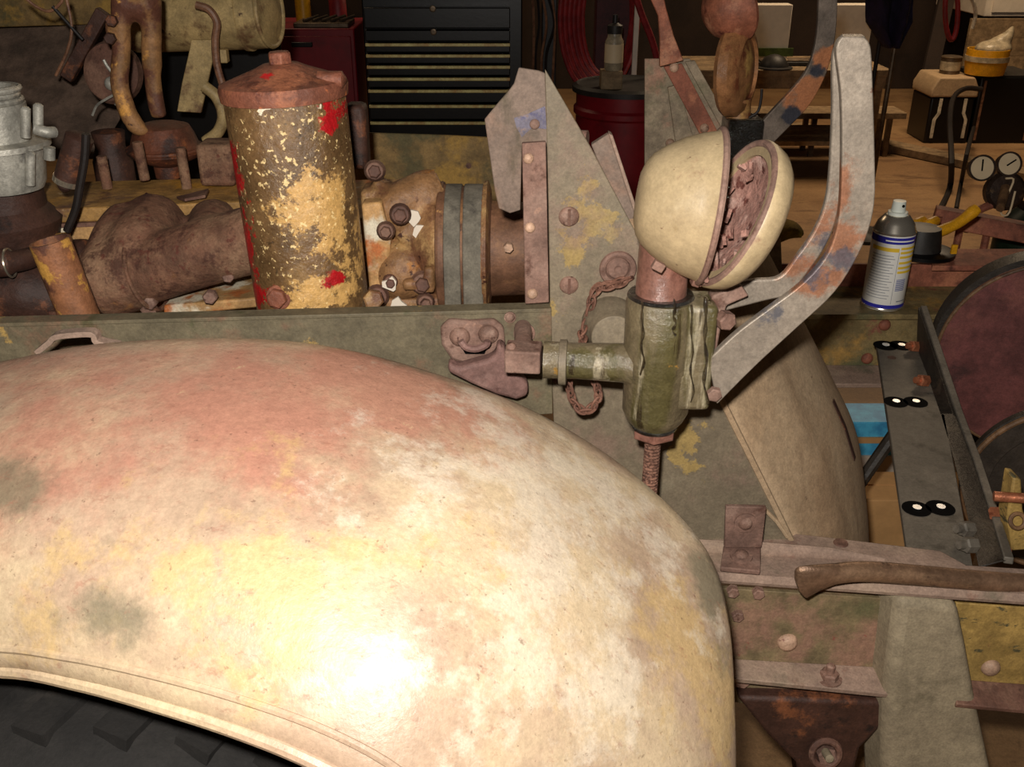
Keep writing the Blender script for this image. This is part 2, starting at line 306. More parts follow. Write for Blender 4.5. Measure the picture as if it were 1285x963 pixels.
m_blackwet = wmat('black_wet_oil', '14130f', [('3a3a33', 40, .58, .66)], rough=.15, bump=1.0, bs=120, coat=1.0)
m_chain = wmat('rusty_chain', '6e4b3c', [('8d6654', 60, .5, .7), ('40241c', 90, .58, .68)], rough=.75, bump=.4)
m_braid = wmat('braided_conduit', '85604f', [('573a2e', 260, .48, .56)], rough=.7, bump=.7, bs=260)
m_black = wmat('black_enamel', '0b0a0a', [], rough=.35, bump=.03, mott=.2, grain=0)
m_handle = wmat('tarnished_drawer_trim', 'c2a06c', [('a08050', 20, .5, .7)], rough=.4, metal=0, bump=.02, gain=2.0)
m_red = wmat('dark_red_enamel', '6e0d17', [('550a12', 6, .5, .7)], rough=.45, bump=.03, mott=.1, gain=1.4, grain=0)
m_redhose = wmat('red_rubber_hose', '6e1a1c', [], rough=.5, bump=.05, gain=1.6)
m_darkred = wmat('maroon_column', '3a1517', [], rough=.6, bump=.1, gain=1.4)
m_floor = wmat('brown_concrete_floor', '8a6a48', [('9b7a54', 1.5, .42, .62), ('6b4f35', 2.6, .52, .72, {'st': (1, 3, 1)}), ('4d3826', 9, .64, .74, {'op': .6})], rough=.6, bump=.1, bs=20, mott=.12, ms=3)
m_wall = wmat('dark_brown_board_wall', '2c2018', [('201610', 3, .48, .7)], rough=.85, bump=.1, mott=.2, ms=2)
m_wood = wmat('dull_plank_wood', '8a7355', [('6d583f', 10, .5, .7, {'st': (.3, 3, 3)})], rough=.75, bump=.15)
m_white = wmat('off_white_card', 'b3a99a', [('a1968a', 4, .5, .7)], rough=.7, bump=.02, mott=.05, gain=1.6, grain=0)
m_green = wmat('green_strip', '4a5a22', [], rough=.6, bump=.05)
m_grey = wmat('dark_grey_plastic', '2a2724', [], rough=.5, bump=.05)
m_purple = wmat('purple_black_cloth', '211730', [('0e0a12', 5, .48, .66)], rough=.9, bump=.2)
m_steelpole = wmat('dull_steel_pole', '6a5a48', [], rough=.4, metal=.6, bump=.05)
m_coolerlid = wmat('beige_cooler_lid', 'b59a78', [], rough=.5, bump=.03, mott=.08)
m_strap = wmat('white_strap', 'cbbfa8', [], rough=.6, bump=.05)
m_bagyellow = wmat('yellow_tub', 'd79a1c', [], rough=.4, bump=.05, mott=.1)
m_clear = wmat('cloudy_plastic_bag', 'a89a80', [], rough=.3, bump=.4, bs=20)
m_canwhite = wmat('can_white_print', 'e4e3dd', [], rough=.25, bump=0, mott=.02, gain=1.2, grain=0)
m_canblue = wmat('can_blue_print', '2a2a86', [], rough=.25, bump=0, mott=.05, gain=1.5, grain=0)
m_canyellow = wmat('can_yellow_print', 'd3b13a', [], rough=.25, bump=0, mott=.05, gain=1.4, grain=0)
m_cantext = wmat('can_grey_print', '8d8f96', [], rough=.3, bump=0, mott=.1, grain=0)
m_canbar = wmat('can_barcode_print', '6d74a8', [], rough=.3, bump=0, mott=.05, grain=0)
m_cansteel = wmat('can_tin_shoulder', 'c9c2b4', [], rough=.25, metal=.85, bump=.02, mott=.05, gain=1.3, grain=0)
m_cap = wmat('white_nozzle_plastic', 'd8ddd2', [], rough=.4, bump=0, mott=.02, gain=1.2, grain=0)
m_gauge = wmat('gauge_dial_paper', 'c7b391', [], rough=.5, bump=0, mott=.05, gain=1.3, grain=0)
m_gaugebody = wmat('dark_gauge_metal', '3a2b22', [('6b5237', 30, .56, .68)], rough=.4, metal=.4, bump=.2)
m_copper = wmat('copper_fitting', '9c6044', [('6d3a28', 40, .55, .68)], rough=.4, metal=.5, bump=.2, gain=1.2)
m_drum = wmat('oxblood_winch_disc', '5d3431', [('74463d', 8, .5, .68), ('3c2422', 10, .56, .7)], rough=.65, bump=.2, gain=1.25)
m_dark = wmat('dark_greasy_steel', '2e2822', [('4a4034', 12, .55, .7)], rough=.5, bump=.25, gain=1.2)
m_rim = wmat('rusty_rim_edge', '74563a', [('4a3222', 20, .5, .66)], rough=.6, bump=.3)
m_plate = wmat('grey_slotted_plate', '565047', [('6a6257', 6, .45, .66), ('3f3a33', 20, .58, .7)], rough=.6, metal=.1, bump=.12, mott=.12, gain=1.35)
m_flat_black = wmat('hole_dark_and_needle_black', '050404', [], rough=.9, bump=.1, spec=.1)  # flat black stands for the dark inside slots and holes; gauge needles too
m_shine = wmat('bright_drilled_steel', 'd8d6cf', [], rough=.3, metal=.3, bump=0, gain=1.3)
m_blue = wmat('sky_blue_card', '3f8fc4', [('7fb4d8', 5, .55, .66)], rough=.5, bump=0, gain=1.8, grain=0)
m_card = wmat('brown_cardboard', 'a37d50', [], rough=.85, bump=.05, mott=.1, gain=1.6, grain=0)
m_tyre = wmat('black_tyre_rubber', '1a1816', [('2c2824', 10, .5, .7)], rough=.85, bump=.3)
m_pipe = wmat('thin_brown_pipe', '6a4a36', [('472d22', 30, .5, .7)], rough=.5, bump=.2, gain=1.5)
m_wire = wmat('dark_wire', '1c1512', [], rough=.6, bump=.1)
m_bluepaint = wmat('blue_paint_smear', '6a6572', [('7d6a62', 40, .48, .56), ('55526c', 60, .52, .62)], rough=.7, bump=.2)
m_shield = wmat('brown_grey_bent_plate', '77665a', [('8a6d5b', 9, .5, .66), ('514838', 8, .56, .72, {'st': (2, 2, .6)})], rough=.75, bump=.2, mott=.14)
m_chrome = wmat('tarnished_chrome_ring', 'b0a592', [], rough=.25, metal=.8, bump=.05, gain=1.3)
m_paper = wmat('shredded_paper', 'b9bdb0', [], rough=.8, bump=.3, gain=1.1)

# ================================================================ THE SETTING
struct('floor', MB().box((1.5, 4.0, -.025), 14, 12.4, .05), m_floor)
struct('wall_back', MB().box((1.5, 9.6, 1.9), 14, .1, 3.8), m_wall)
struct('wall_left', MB().box((-4.9, 4.5, 1.9), .1, 10.1, 3.8), m_wall)

# ================================================================ VEHICLE, NEAR SIDE
# ---- front fender
Cp = [(-260, 512, .93), (-120, 478, .93), (0, 454, .93), (130, 431, .93), (300, 425, .93), (430, 439, .93), (560, 475, .93), (660, 513, .93), (760, 570, .92), (840, 635, .89), (892, 700, .85), (915, 780, .80), (922, 880, .745), (924, 990, .70), (924, 1120, .66)]
Lp = [(-330, 880, .72), (-160, 850, .68), (0, 845, .64), (95, 861, .615), (190, 887, .59), (290, 919, .57), (385, 957, .55), (470, 1005, .535), (550, 1075, .53), (610, 1150, .53), (650, 1230, .53), (680, 1310, .53), (700, 1390, .53), (715, 1470, .53), (725, 1550, .53)]
NS = 72; NT = 30
Cw = spline([P(*p) for p in Cp], NS); Lw = spline([P(*p) for p in Lp], NS)
def fender_pt(i, t):
    c, l = Cw[i], Lw[i]
    j0, j1 = max(i - 1, 0), min(i + 1, NS - 1)
    ds = ((Cw[j1] - Cw[j0]) + (Lw[j1] - Lw[j0])).normalized()
    n = ds.cross(c - l).normalized()
    if n.z < 0: n = -n
    if t < 0:       # inner roll behind the crown
        return c + V((0, .12, -.035)) * (-t) + n * (.02 * t * (1 + t)) + V((0, 0, -.03 * t * t))
    return c.lerp(l, t) + n * (.062 * (4 * t * (1 - t)) ** .85 * (1 + .25 * (2 * t - 1)))
fender = thing('front_fender', 'large rounded front fender in worn pink and cream paint, filling the foreground', 'fender', (-.2, .75, .6))
rows = [[fender_pt(i, t) for t in [-1, -.7, -.4, -.15] + [k / (NT - 1) for k in range(NT)]] for i in range(NS)]
build('fender_skin', MB().grid(rows), m_fender, fender, solid=.004, ang=60)
build('side_bead', MB().tube([fender_pt(i, .95) + V((0, .001, -.001)) for i in range(0, NS)], .004, 8), m_fender, fender)
build('rolled_edge', MB().tube([Lw[i] + V((0, .004, 0)) for i in range(0, NS)], .007, 10), m_fender, fender)
lp = [P(u, v, .955) for u, v in ((48, 441), (64, 428), (72, 421), (96, 418), (118, 418), (124, 428), (150, 434))]
build('strap_loop', MB().sweep(spline(lp, 24), Y_, .014, .006), m_dust, fender, bevel=.0012)

# ---- tyre beneath the fender
ty = thing('road_wheel', 'dark lugged tyre and wheel under the arch of the front fender', 'wheel', (-.42, .76, 0))
prof = [(-.13, .26), (-.13, .40), (-.115, .445), (-.09, .462), (.09, .462), (.115, .445), (.13, .40), (.13, .26)]
build('casing', MB().lathe((-.42, .76, .46), Y_, prof + [prof[0]], 56), m_tyre, ty)
for k in range(40):
    a = 2 * math.pi * k / 40; R_ = Matrix.Rotation(a, 3, 'Y')
    for sd_ in (-1, 1):
        build('tread_block', MB().box(V((-.42, .76 + sd_ * .055, .46)) + R_ @ V((0, 0, .463)), .036, .085, .014, R_ @ Matrix.Rotation(sd_ * .35, 3, 'Z')), m_tyre, ty)
build('wheel_disc', MB().lathe((-.42, .70, .46), Y_, [(-.02, .0), (-.02, .12), (0, .2), (-.03, .262), (.04, .262), (.02, .1), (.02, 0)], 36), m_darkcast, ty)

# ---- hood sill (long olive side rail)
sill = thing('hood_sill', 'long olive drab side rail running behind the fender', 'rail', (-.2, 1.1, .9))
A0, A1 = P(-90, 411, 1.075), P(692, 390, 1.112)
dn = V((0, 0, -.14)); bk = V((0, .006, 0))
build('web', MB().prism([A0, A1, A1 + V((.004, 0, -.14)), A0 + dn * 1.2], bk), m_sill, sill, bevel=.001)
build('top_flange', MB().prism([A0 + V((0, -.001, .003)), A1 + V((0, -.001, .003)), A1 + V((0, .022, .003)), A0 + V((0, .022, .003))], V((0, 0, -.005))), m_sill, sill, bevel=.001)
for (u, v, r) in ((658, 418, 11), (640, 398, 6)):
    b = MB(); o_ = P(u, v, 1.108); r *= px(u, v, 1.1); b.lathe(o_, -Y_, [(0, r * 1.25), (.002, r * 1.25), (.0021, r)], 20); b.dome(o_ - Y_ * .002, -Y_, r, r * .7); build('bolt', b, m_bolt, sill)

# ---- gusset plate
gus = thing('gusset_plate', 'tall triangular olive drab gusset plate with slotted bolts, pointed top', 'plate', (.2, 1.12, .8))
gp = [(684, 87), (688, 250), (691, 430), (696, 560), (700, 700), (996, 690), (988, 672), (925, 545), (800, 296), (742, 186)]
build('sheet', MB().prism([P(u, v, 1.118) for u, v in gp], V((0, .006, 0))), m_olive, gus, bevel=.0012)
def slotted(u, v, r, Y, par):
    r *= px(u, v, Y); o_ = P(u, v, Y)
    b = MB().dome(o_, -Y_, r, r * .45, 24); q = build('slotted_bolt', b, m_bolt, par)
    build('slot', MB().box(o_ - Y_ * (r * .43), r * .28, r * .2, r * 1.6), m_redbrown, q)
slotted(714, 272, 13, 1.118, gus); slotted(714, 358, 12, 1.118, gus); slotted(701, 474, 9, 1.118, gus)
st = [P(655, 180, 1.108), P(685, 178, 1.108), P(689, 380, 1.108), P(659, 382, 1.108)]
strip = build('strip', MB().prism(st, V((0, .008, 0))), m_rust, gus, bevel=.0012, label='pinkish rusty riveted strip')
for (u, v, r) in ((663, 199, 7), (665, 286, 7), (668, 369, 7)):
    r *= px(u, v, 1.1); build('rivet', MB().dome(P(u, v, 1.108), -Y_, r, r * .8), m_bright_bolt, strip)
# round boss with ring on the gusset
bo = P(775, 336, 1.118); k = px(775, 336, 1.118)
build('boss_ring', MB().torus(bo - Y_ * .004, -Y_, 19 * k, 4.5 * k, 32, 8), m_rust, gus)
build('boss_centre', MB().lathe(bo, -Y_, [(0, 15 * k), (.003, 15 * k), (.006, 12 * k), (.007, 5 * k), (.003, 0)], 28), m_rust, gus)
bo = P(765, 405, 1.118); k = px(765, 405, 1.1)
build('mounting_boss', MB().lathe(bo, V((0, -1, .05)), [(0, 36 * k), (.02, 36 * k), (.03, 31 * k), (.05, 27 * k), (.052, 0)], 32), m_olive, gus, bevel=.001)
build('corner_fold', MB().tube([P(u, v, 1.116) for u, v in ((960, 640), (975, 655), (988, 674))], .003, 8), m_tan, gus)

# ---- bent shield plate left of the gusset
sh = thing('bent_shield', 'brown-grey bent shield plate with a blue paint smear, against the gusset plate', 'plate', tuple(P(650, 260, 1.15)))
sp_ = [(651, 85), (676, 89), (684, 92), (688, 184), (655, 184), (653, 264), (640, 268), (626, 262), (621, 240), (608, 150), (622, 133), (640, 112), (645, 105)]
build('plate', MB().prism([P(u, v, 1.142) for u, v in sp_], V((0, .005, 0))), m_shield, sh, bevel=.0012)
build('paint_smear', MB().prism([P(u, v, 1.1415) for u, v in ((645, 148), (662, 143), (684, 133), (686, 162), (668, 160), (655, 172), (648, 160))], V((0, -.0006, 0))), m_bluepaint, sh, label='blue paint smear')
build('rivet', MB().dome(P(671, 156, 1.141), -Y_, .006, .003), m_rust, sh)

# ---- strap bracket leaning on the gusset's sloped edge
lb = thing('leaning_strap', 'short rusty flat strap leaning along the sloped gusset edge', 'bracket', tuple(P(785, 290, 1.15)))
build('strap', MB().prism([P(u, v, 1.14) for u, v in ((742, 182), (764, 168), (797, 268), (790, 289), (783, 285))], V((0, .012, 0))), m_shield, lb, bevel=.0015)
build('strap_face', MB().prism([P(u, v, 1.136) for u, v in ((764, 168), (769, 170), (800, 264), (797, 270))], V((0, .02, 0))), m_dust, lb, bevel=.001)
build('tube_end', MB().lathe(P(737, 176, 1.15), FWD * -1, [(0, .011), (.03, .011), (.032, .008), (.032, 0)], 18), m_rust, lb)

# ---- tan nose sheet beyond the gusset
ns = thing('nose_sheet', 'curved dusty tan sheet behind the headlight bracket', 'panel', tuple(P(1050, 690, 1.3)))
nr = [P(u, v, 1.122) for u, v in ((790, 275), (850, 395), (905, 505), (950, 595), (990, 676), (1000, 700))]
fr = [P(u, v, Y) for u, v, Y in ((948, 286, 1.46), (996, 380, 1.44), (1042, 470, 1.42), (1075, 545, 1.4), (1086, 640, 1.38), (1088, 715, 1.36))]
nr, fr = spline(nr, 24), spline(fr, 24); rows = []
for i in range(24):
    r_ = []
    for j in range(15):
        t = j / 14; p = nr[i].lerp(fr[i], t)
        p += V((.030, -.012, .020)) * (4 * t * (1 - t)) + V((.006, 0, .003)) * math.exp(-((t - .28) / .05) ** 2)
        r_.append(p)
    rows.append(r_)
build('sheet', MB().grid(rows), m_tan, ns, solid=.004, ang=60)
so_ = V((.0015, -.002, .001))
build('slot', MB().sweep([rows[11][9] + so_, rows[13][9] + so_, rows[15][9] + so_], (rows[13][10] - rows[13][8]), .011, .0015), m_darkcast, ns)
build('near_hem', MB().tube([p + V((.002, -.003, 0)) for p in nr[4:]], .0045, 8), m_tan, ns)

# ---- frame horn (channel running to the front)
ZH = .82
horn = thing('frame_horn', 'dusty pink-grey front frame channel carrying the pry bar', 'frame', tuple(PZ(1080, 720, ZH - .2)))
top = [PZ(u, v, ZH) for u, v in ((872, 672), (985, 668), (1065, 677), (1180, 691), (1213, 709), (1330, 716), (1330, 752), (1120, 738), (905, 723), (868, 716))]
build('top_flange', MB().prism(top, V((0, 0, -.010))), m_dust, horn, bevel=.002)
lipA = [PZ(u, v, ZH - .004) for u, v in ((866, 716), (905, 724), (1120, 739), (1330, 754))]
build('flange_lip', MB().tube(lipA, .0085, 10), m_dust, horn)
rib = [PZ(u, v, ZH + .002) for u, v in ((872, 688), (960, 692), (1040, 697), (1110, 704))]
build('pressed_rib', MB().tube(rib, [.014, .014, .012, .004], 12, flat=.5, up=Z_), m_dust, horn)
build('plug', MB().lathe(PZ(1055, 682, ZH), Z_, [(0, .010), (.002, .009), (.002, 0)], 18), m_redbrown, horn)
WY = 1.04
wb = [P(u, v, WY) for u, v in ((895, 738), (1118, 752), (1118, 905), (905, 880))]
build('web', MB().prism(wb, V((0, .007, 0))), m_web, horn, bevel=.001)
wy = [P(u, v, WY - .01) for u, v in ((1200, 757), (1330, 766), (1330, 870), (1200, 858))]
build('web_yellow', MB().prism(wy, V((0, .007, 0))), m_yellow, horn, bevel=.001, label='yellow painted web panel')
for (u, v, r) in ((988, 806, 13), (1243, 838, 12)):
    r *= px(u, v, WY); build('rivet', MB().dome(P(u, v, WY - (.01 if u > 1200 else 0)), -Y_, r, r * .75), m_bright_bolt, horn)
for (u, v, r) in ((925, 771, 8), (919, 741, 8), (951, 743, 8), (930, 850, 11)):
    r *= px(u, v, WY); build('bolt', MB().hexa(P(u, v, WY), -Y_, r, r), m_bolt, horn)
lf = [P(905, 826, WY), P(1120, 838, WY), P(1120, 872, WY - .035), P(905, 850, WY - .035)]
build('bottom_flange', MB().prism(lf, V((0, .002, -.009))), m_dust, horn, bevel=.0015)
nut = P(1040, 852, WY - .02); b = MB().hexa(nut, Z_, .0125, .012); b.lathe(nut, Z_, [(0, .017), (.002, .017), (.0021, 0)], 18); b.lathe(nut, Z_, [(0, .006), (.022, .006), (.024, .004), (.024, 0)], 14)
build('nut_and_stud', b, m_bolt, horn)
lf2 = [P(1200, 852, WY - .01), P(1330, 862, WY - .01), P(1330, 896, WY - .045), P(1200, 884, WY - .045)]
build('bottom_flange', MB().prism(lf2, V((0, .002, -.008))), m_redbrown, horn, bevel=.0015)
# angle clip with two bolts
clip = thing('angle_clip', 'small pinkish rusty angle clip with two bolts, at the fender nose', 'bracket', tuple(P(932, 712, 1.1)))
ZC = ZH + .016
ca, cb1 = PZ(909, 688, ZC), PZ(957, 690, ZC)
cb = [V((P(911, 636, ca.y).x, ca.y, P(911, 636, ca.y).z)), V((P(962, 637, ca.y).x, ca.y, P(962, 637, ca.y).z)), V((cb1.x, ca.y, ZC)), V((ca.x, ca.y, ZC))]
build('upright_leg', MB().prism(cb, V((0, .007, 0))), m_rust, clip, bevel=.0015)
cf = [cb[3] + V((0, .006, 0)), cb[2] + V((0, .006, 0)), PZ(954, 717, ZC), PZ(904, 712, ZC)]
build('foot', MB().prism(cf, V((0, 0, -.007))), m_rust, clip, bevel=.0015)
nrm = (cf[1] - cf[0]).cross(cf[2] - cf[1]); nrm = nrm if nrm.z > 0 else -nrm
for (o_, n_) in ((P(935, 656, ca.y), -Y_), ((cf[0] + cf[1] + cf[2] + cf[3]) / 4 + V((0, 0, .001)), Z_)):
    b = MB().lathe(o_, n_, [(-.001, .0145), (.0025, .0145), (.003, .010), (.003, 0)], 24); q = build('washer', b, m_rust, clip)
    build('bolt', MB().dome(o_ + n_ * .002, n_, .0095, .007), m_bolt, q)
# upright beam below the horn
ub = thing('bumper_upright', 'wide grey-olive box upright below the pry bar', 'beam', tuple(P(1175, 1040, 1.0)))
bp = [P(u, v, 1.0) for u, v in ((1128, 752), (1205, 758), (1216, 812), (1228, 880), (1246, 963), (1262, 1060), (1112, 1060), (1110, 960), (1114, 860))]
build('box_section', MB().prism(bp, V((-.012, .07, 0))), m_beam, ub, bevel=.014, seg=4)
# casting under the flange
uc = thing('spring_hanger', 'dark oily casting with a red-rimmed nut, under the frame channel', 'bracket', tuple(P(1030, 1030, 1.05)))
hp = [P(u, v, 1.02) for u, v in ((925, 876), (1112, 882), (1110, 910), (1080, 940), (1068, 990), (1060, 1040), (1010, 1040), (1000, 960), (965, 925))]
build('casting', MB().prism(hp, V((0, .05, 0))), m_darkcast, uc, bevel=.006)
build('red_ring', MB().torus(P(1036, 946, 1.012), V((0, -1, .3)), .019, .005, 28), m_redbrown, uc)
build('nut', MB().hexa(P(1036, 946, 1.018), V((0, -1, .3)), .014, .012), m_rust, uc)
build('stud', MB().lathe(P(1036, 944, 1.01), V((0, -1, .3)), [(0, .006), (.018, .006), (.02, 0)], 12), m_beam, uc)
# pry bar
pb = [P(u, v, Y) for u, v, Y in ((1340, 737, 1.015), (1240, 730, 1.01), (1150, 722, 1.005), (1100, 718, 1.0), (1068, 718, .995), (1040, 722, .99), (1012, 730, .985), (1000, 734, .984))]
pb = spline(pb, 30); rings = []
for i, p in enumerate(pb):
    T = (pb[min(i + 1, 29)] - pb[max(i - 1, 0)]).normalized(); s = i / 29
    upv = (V((0, -.35, 1)) - T * T.dot(V((0, -.35, 1)))).normalized(); sd = T.cross(upv)
    k = 0 if s < .55 else (s - .55) / .45
    k = 0 if s < .66 else (s - .66) / .34
    h = .0128 + .0125 * math.sin(min(1, k * 1.25) * math.pi * .62); d = .0128 - .006 * min(1, k * 1.3)
    if s > .9: h *= 1 - ((s - .9) / .1) ** 2 * .6
    tw = .5 * k
    rings.append([p + (upv * math.cos(tw) + sd * math.sin(tw)) * h * math.cos(a) + (sd * math.cos(tw) - upv * math.sin(tw)) * d * math.sin(a) for a in [2 * math.pi * j / 16 for j in range(16)]])
pr = thing('pry_bar', 'worn brown steel pry bar with a flattened tip, lying on the frame channel', 'pry bar', tuple(pb[15] - V((0, 0, .017))))
build('bar', MB().loft(rings), m_pry, pr, ang=50)

# ---- cast tow bracket on the sill
tb = thing('cast_lever_bracket', 'mauve-brown cast bracket with a slot and boot-shaped lever, above the fender', 'bracket', tuple(P(610, 500, 1.07)))
hb = [(552, 412), (563, 402), (590, 404), (620, 402), (632, 412), (634, 432), (622, 452), (590, 460), (566, 452), (554, 434)]
build('back_plate', MB().prism([P(u, v, 1.098) for u, v in hb], V((0, .012, 0))), m_rust, tb, bevel=.004)
for u, v in ((577, 423), (613, 420)):
    build('bolt', MB().dome(P(u, v, 1.097), -Y_, 13 * px(u, v, 1.1), .008), m_bolt, tb)
lv = [(562, 456), (575, 462), (612, 452), (622, 446), (624, 432), (634, 436), (636, 458), (652, 472), (663, 484), (662, 498), (648, 503), (622, 496), (590, 482), (562, 468)]
build('lever', MB().prism([P(u, v, 1.066) for u, v in lv], V((0, .022, 0))), m_mauve, tb, bevel=.006, seg=3)
b = MB().tube(spline([P(u, v, 1.075) for u, v in ((578, 428), (585, 436), (598, 438), (610, 433), (612, 428))], 14), .0045, 8)
build('mouth_lip', b, m_mauve, tb)
build('slot', MB().prism([P(u, v, 1.0965) for u, v in ((578, 434), (612, 434), (608, 444), (584, 444))], V((0, -.0012, 0))), m_flat_black, tb)

# ---- lamp socket (T casting) with conduit and brush guard
SY = .985; K = px(835, 450, SY)
lsx = thing('lamp_socket', 'oil-wet olive T-shaped casting holding the near headlight', 'lamp bracket', tuple(P(830, 560, SY)))
tp, bt = P(829, 372, SY), P(824, 527, SY)
hgt = tp.z - bt.z; cx = V(((tp.x + bt.x) / 2, SY, bt.z))
build('body', MB().lathe(cx, Z_, [(-.004, 0), (-.004, 30 * K), (.004, 37 * K), (.014, 42 * K), (hgt * .45, 43 * K), (hgt * .47, 44.5 * K), (hgt - .006, 45 * K), (hgt, 42 * K), (hgt + .001, 0)], 48), m_wet, lsx, ang=50)
rb = MB().box(P(868, 440, SY - .005) , 46 * K, 60 * K, 140 * K); build('clamp_block', rb, m_wet, lsx, bevel=.006, seg=3)
build('arm_tube', MB().lathe(P(794, 456, SY), V((-1, .10, 0)), [(0, 30 * K), (12 * K, 25 * K), (70 * K, 23 * K), (112 * K, 24 * K), (113 * K, 0)], 32), m_wet, lsx)
build('collar', MB().lathe(P(711, 455, SY + .008), V((-1, .10, 0)), [(-1 * K, 25 * K), (0, 29 * K), (9 * K, 29 * K), (10 * K, 24 * K)], 32), m_olive, lsx)
hx = MB().box(P(657, 448, SY + .035), 46 * K, 40 * K, 31 * K, Matrix.Rotation(-.1, 3, 'Z')); build('square_lug', hx, m_rust, lsx, bevel=.002)
build('lug_post', MB().lathe(P(657, 448, SY + .04), Y_, [(0, 12 * K), (.085, 12 * K), (.086, 0)], 16), m_rust, lsx)
build('lug_bolt', MB().dome(P(641, 436, SY + .03), V((-.3, -1, .3)), 7 * K, 6 * K), m_bolt, lsx)
nb = V((cx.x, SY, bt.z - .004)); b = MB().hexa(nb, -Z_, 29 * K, 20 * K, .1); build('gland_nut', b, m_wetred, lsx, bevel=.001)
build('gland_seal', MB().torus(nb - Z_ * .001, Z_, 26 * K, 5 * K, 28), m_blackwet, lsx)
c0 = nb - Z_ * 20 * K
build('conduit', MB().tube([c0, c0 - Z_ * .04, c0 + V((-.002, 0, -.075)), c0 + V((-.003, .0, -.1))], 9.5 * K, 14), m_braid, lsx)
cr = MB()
for i in range(22): cr.torus(c0 + V((0, 0, -.004 - i * .004)), Z_, 9.3 * K, 1.6 * K, 16, 5)
build('conduit_braid', cr, m_braid, lsx)
for u, v0, v1, r, Yd in ((806, 378, 470, 5, .944), (846, 376, 420, 6, .948), (868, 384, 505, 5, .954), (885, 374, 506, 8, .955)):
    n_d = 18; pth = [P(u + 3 * math.sin(i * .9 + u) * i / n_d, v0 + (v1 - v0) * i / (n_d - 1), Yd) for i in range(n_d)]
    build('oil_drip', MB().tube(pth, [r * K * (.75 + .3 * math.sin(i * 1.7 + u)) * (1 if i < n_d - 3 else .8) for i in range(n_d)], 10, flat=.35), m_drip, lsx)
build('oil_puddle', MB().lathe(tp + V((0, 0, .001)), Z_, [(0, 41 * K), (.003, 39 * K), (.003, 33 * K)], 32), m_blackwet, lsx)

bg = thing('brush_guard', 'heat-tinted bent steel brush guard beside the near headlight', 'brush guard', tuple(P(900, 505, .95)))
ou = [(900, 508), (950, 458), (1000, 412), (1045, 370), (1072, 330), (1090, 290), (1098, 250), (1098, 190), (1096, 120), (1094, 70), (1091, 54), (1084, 46)]
inn = [(889, 452), (925, 418), (965, 388), (1005, 358), (1035, 325), (1049, 292), (1055, 255), (1057, 190), (1056, 120), (1050, 70), (1051, 55), (1057, 46)]
n_ = 40
Ao = spline([P(u, v, .955) for u, v in ou], n_); Bi = spline([P(u, v, .955) for u, v in inn], n_)
build('front_bar', MB().ribbon(Ao, Bi, V((0, .010, 0))), m_arm, bg, bevel=.002, ang=50)
ou2 = [(905, 392), (960, 378), (990, 370), (1012, 345), (1036, 310), (1050, 275), (1056, 230), (1057, 150), (1054, 80), (1056, 58)]
in2 = [(896, 362), (945, 352), (978, 348), (1000, 322), (1022, 290), (1036, 255), (1042, 210), (1045, 140), (1045, 80), (1048, 60)]
A2 = spline([P(u, v, 1.0) for u, v in ou2], n_); B2 = spline([P(u, v, 1.0) for u, v in in2], n_)
build('rear_bar', MB().ribbon(A2, B2, V((0, .009, 0))), m_arm, bg, bevel=.002, ang=50)
tc = MB().sweep(spline([P(1071, 62, .96), P(1070, 50, .966), P(1068, 47, .98), P(1064, 50, .995), P(1056, 70, 1.004)], 14), X_, [32 * K - i * .0012 for i in range(14)], .006)
build('top_bend', tc, m_arm, bg, bevel=.002)
build('foot_tab', MB().prism([P(u, v, .975) for u, v in ((893, 372), (930, 358), (940, 372), (912, 384), (905, 410), (900, 440), (893, 440))], V((0, .02, 0))), m_rust, bg, bevel=.002)
build('foot_bolt', MB().hexa(P(908, 400, .962), V((.3, -1, 0)), .010, .012), m_rust, bg)
build('lower_bolt', MB().hexa(P(896, 494, .952), V((0, -1, 0)), .008, .006), m_rust, bg)

# ---- near headlight
hl = thing('headlight', 'cream headlight sprung open with a rusted inside, on the near socket', 'headlight', tuple(P(829, 370, SY)))
s0 = V((tp.x, SY, tp.z)); s1 = P(822, 300, SY)
build('stem', MB().lathe(s0, Z_, [(0, 33 * K), (.004, 31 * K), (.05, 30 * K), (s1.z - s0.z + .02, 29 * K), (s1.z - s0.z + .021, 0)], 32), m_wetred, hl)
ax = V((.98, -.08, -.11)).normalized(); rc = P(890, 260, SY - .01); R = 89 * K
prof = [(0, .97), (.0, 1.0), (-.03, 1.005), (-.06, .965), (-.25, .92), (-.5, .83), (-.72, .71), (-.88, .59), (-.97, .48), (-1.02, .34), (-1.035, .18), (-1.04, 0)]
inn_p = [(-1.0, 0), (-.97, .33), (-.84, .57), (-.5, .79), (-.25, .88), (-.05, .93), (0, .97)]
build('bucket', MB().lathe(rc, ax, [(h * R * .92, r * R) for h, r in inn_p + prof[1:]], 48), m_cream, hl, ang=50)
build('bucket_rim', MB().torus(rc, ax, R * .985, .0035, 48, 8), m_rust, hl)
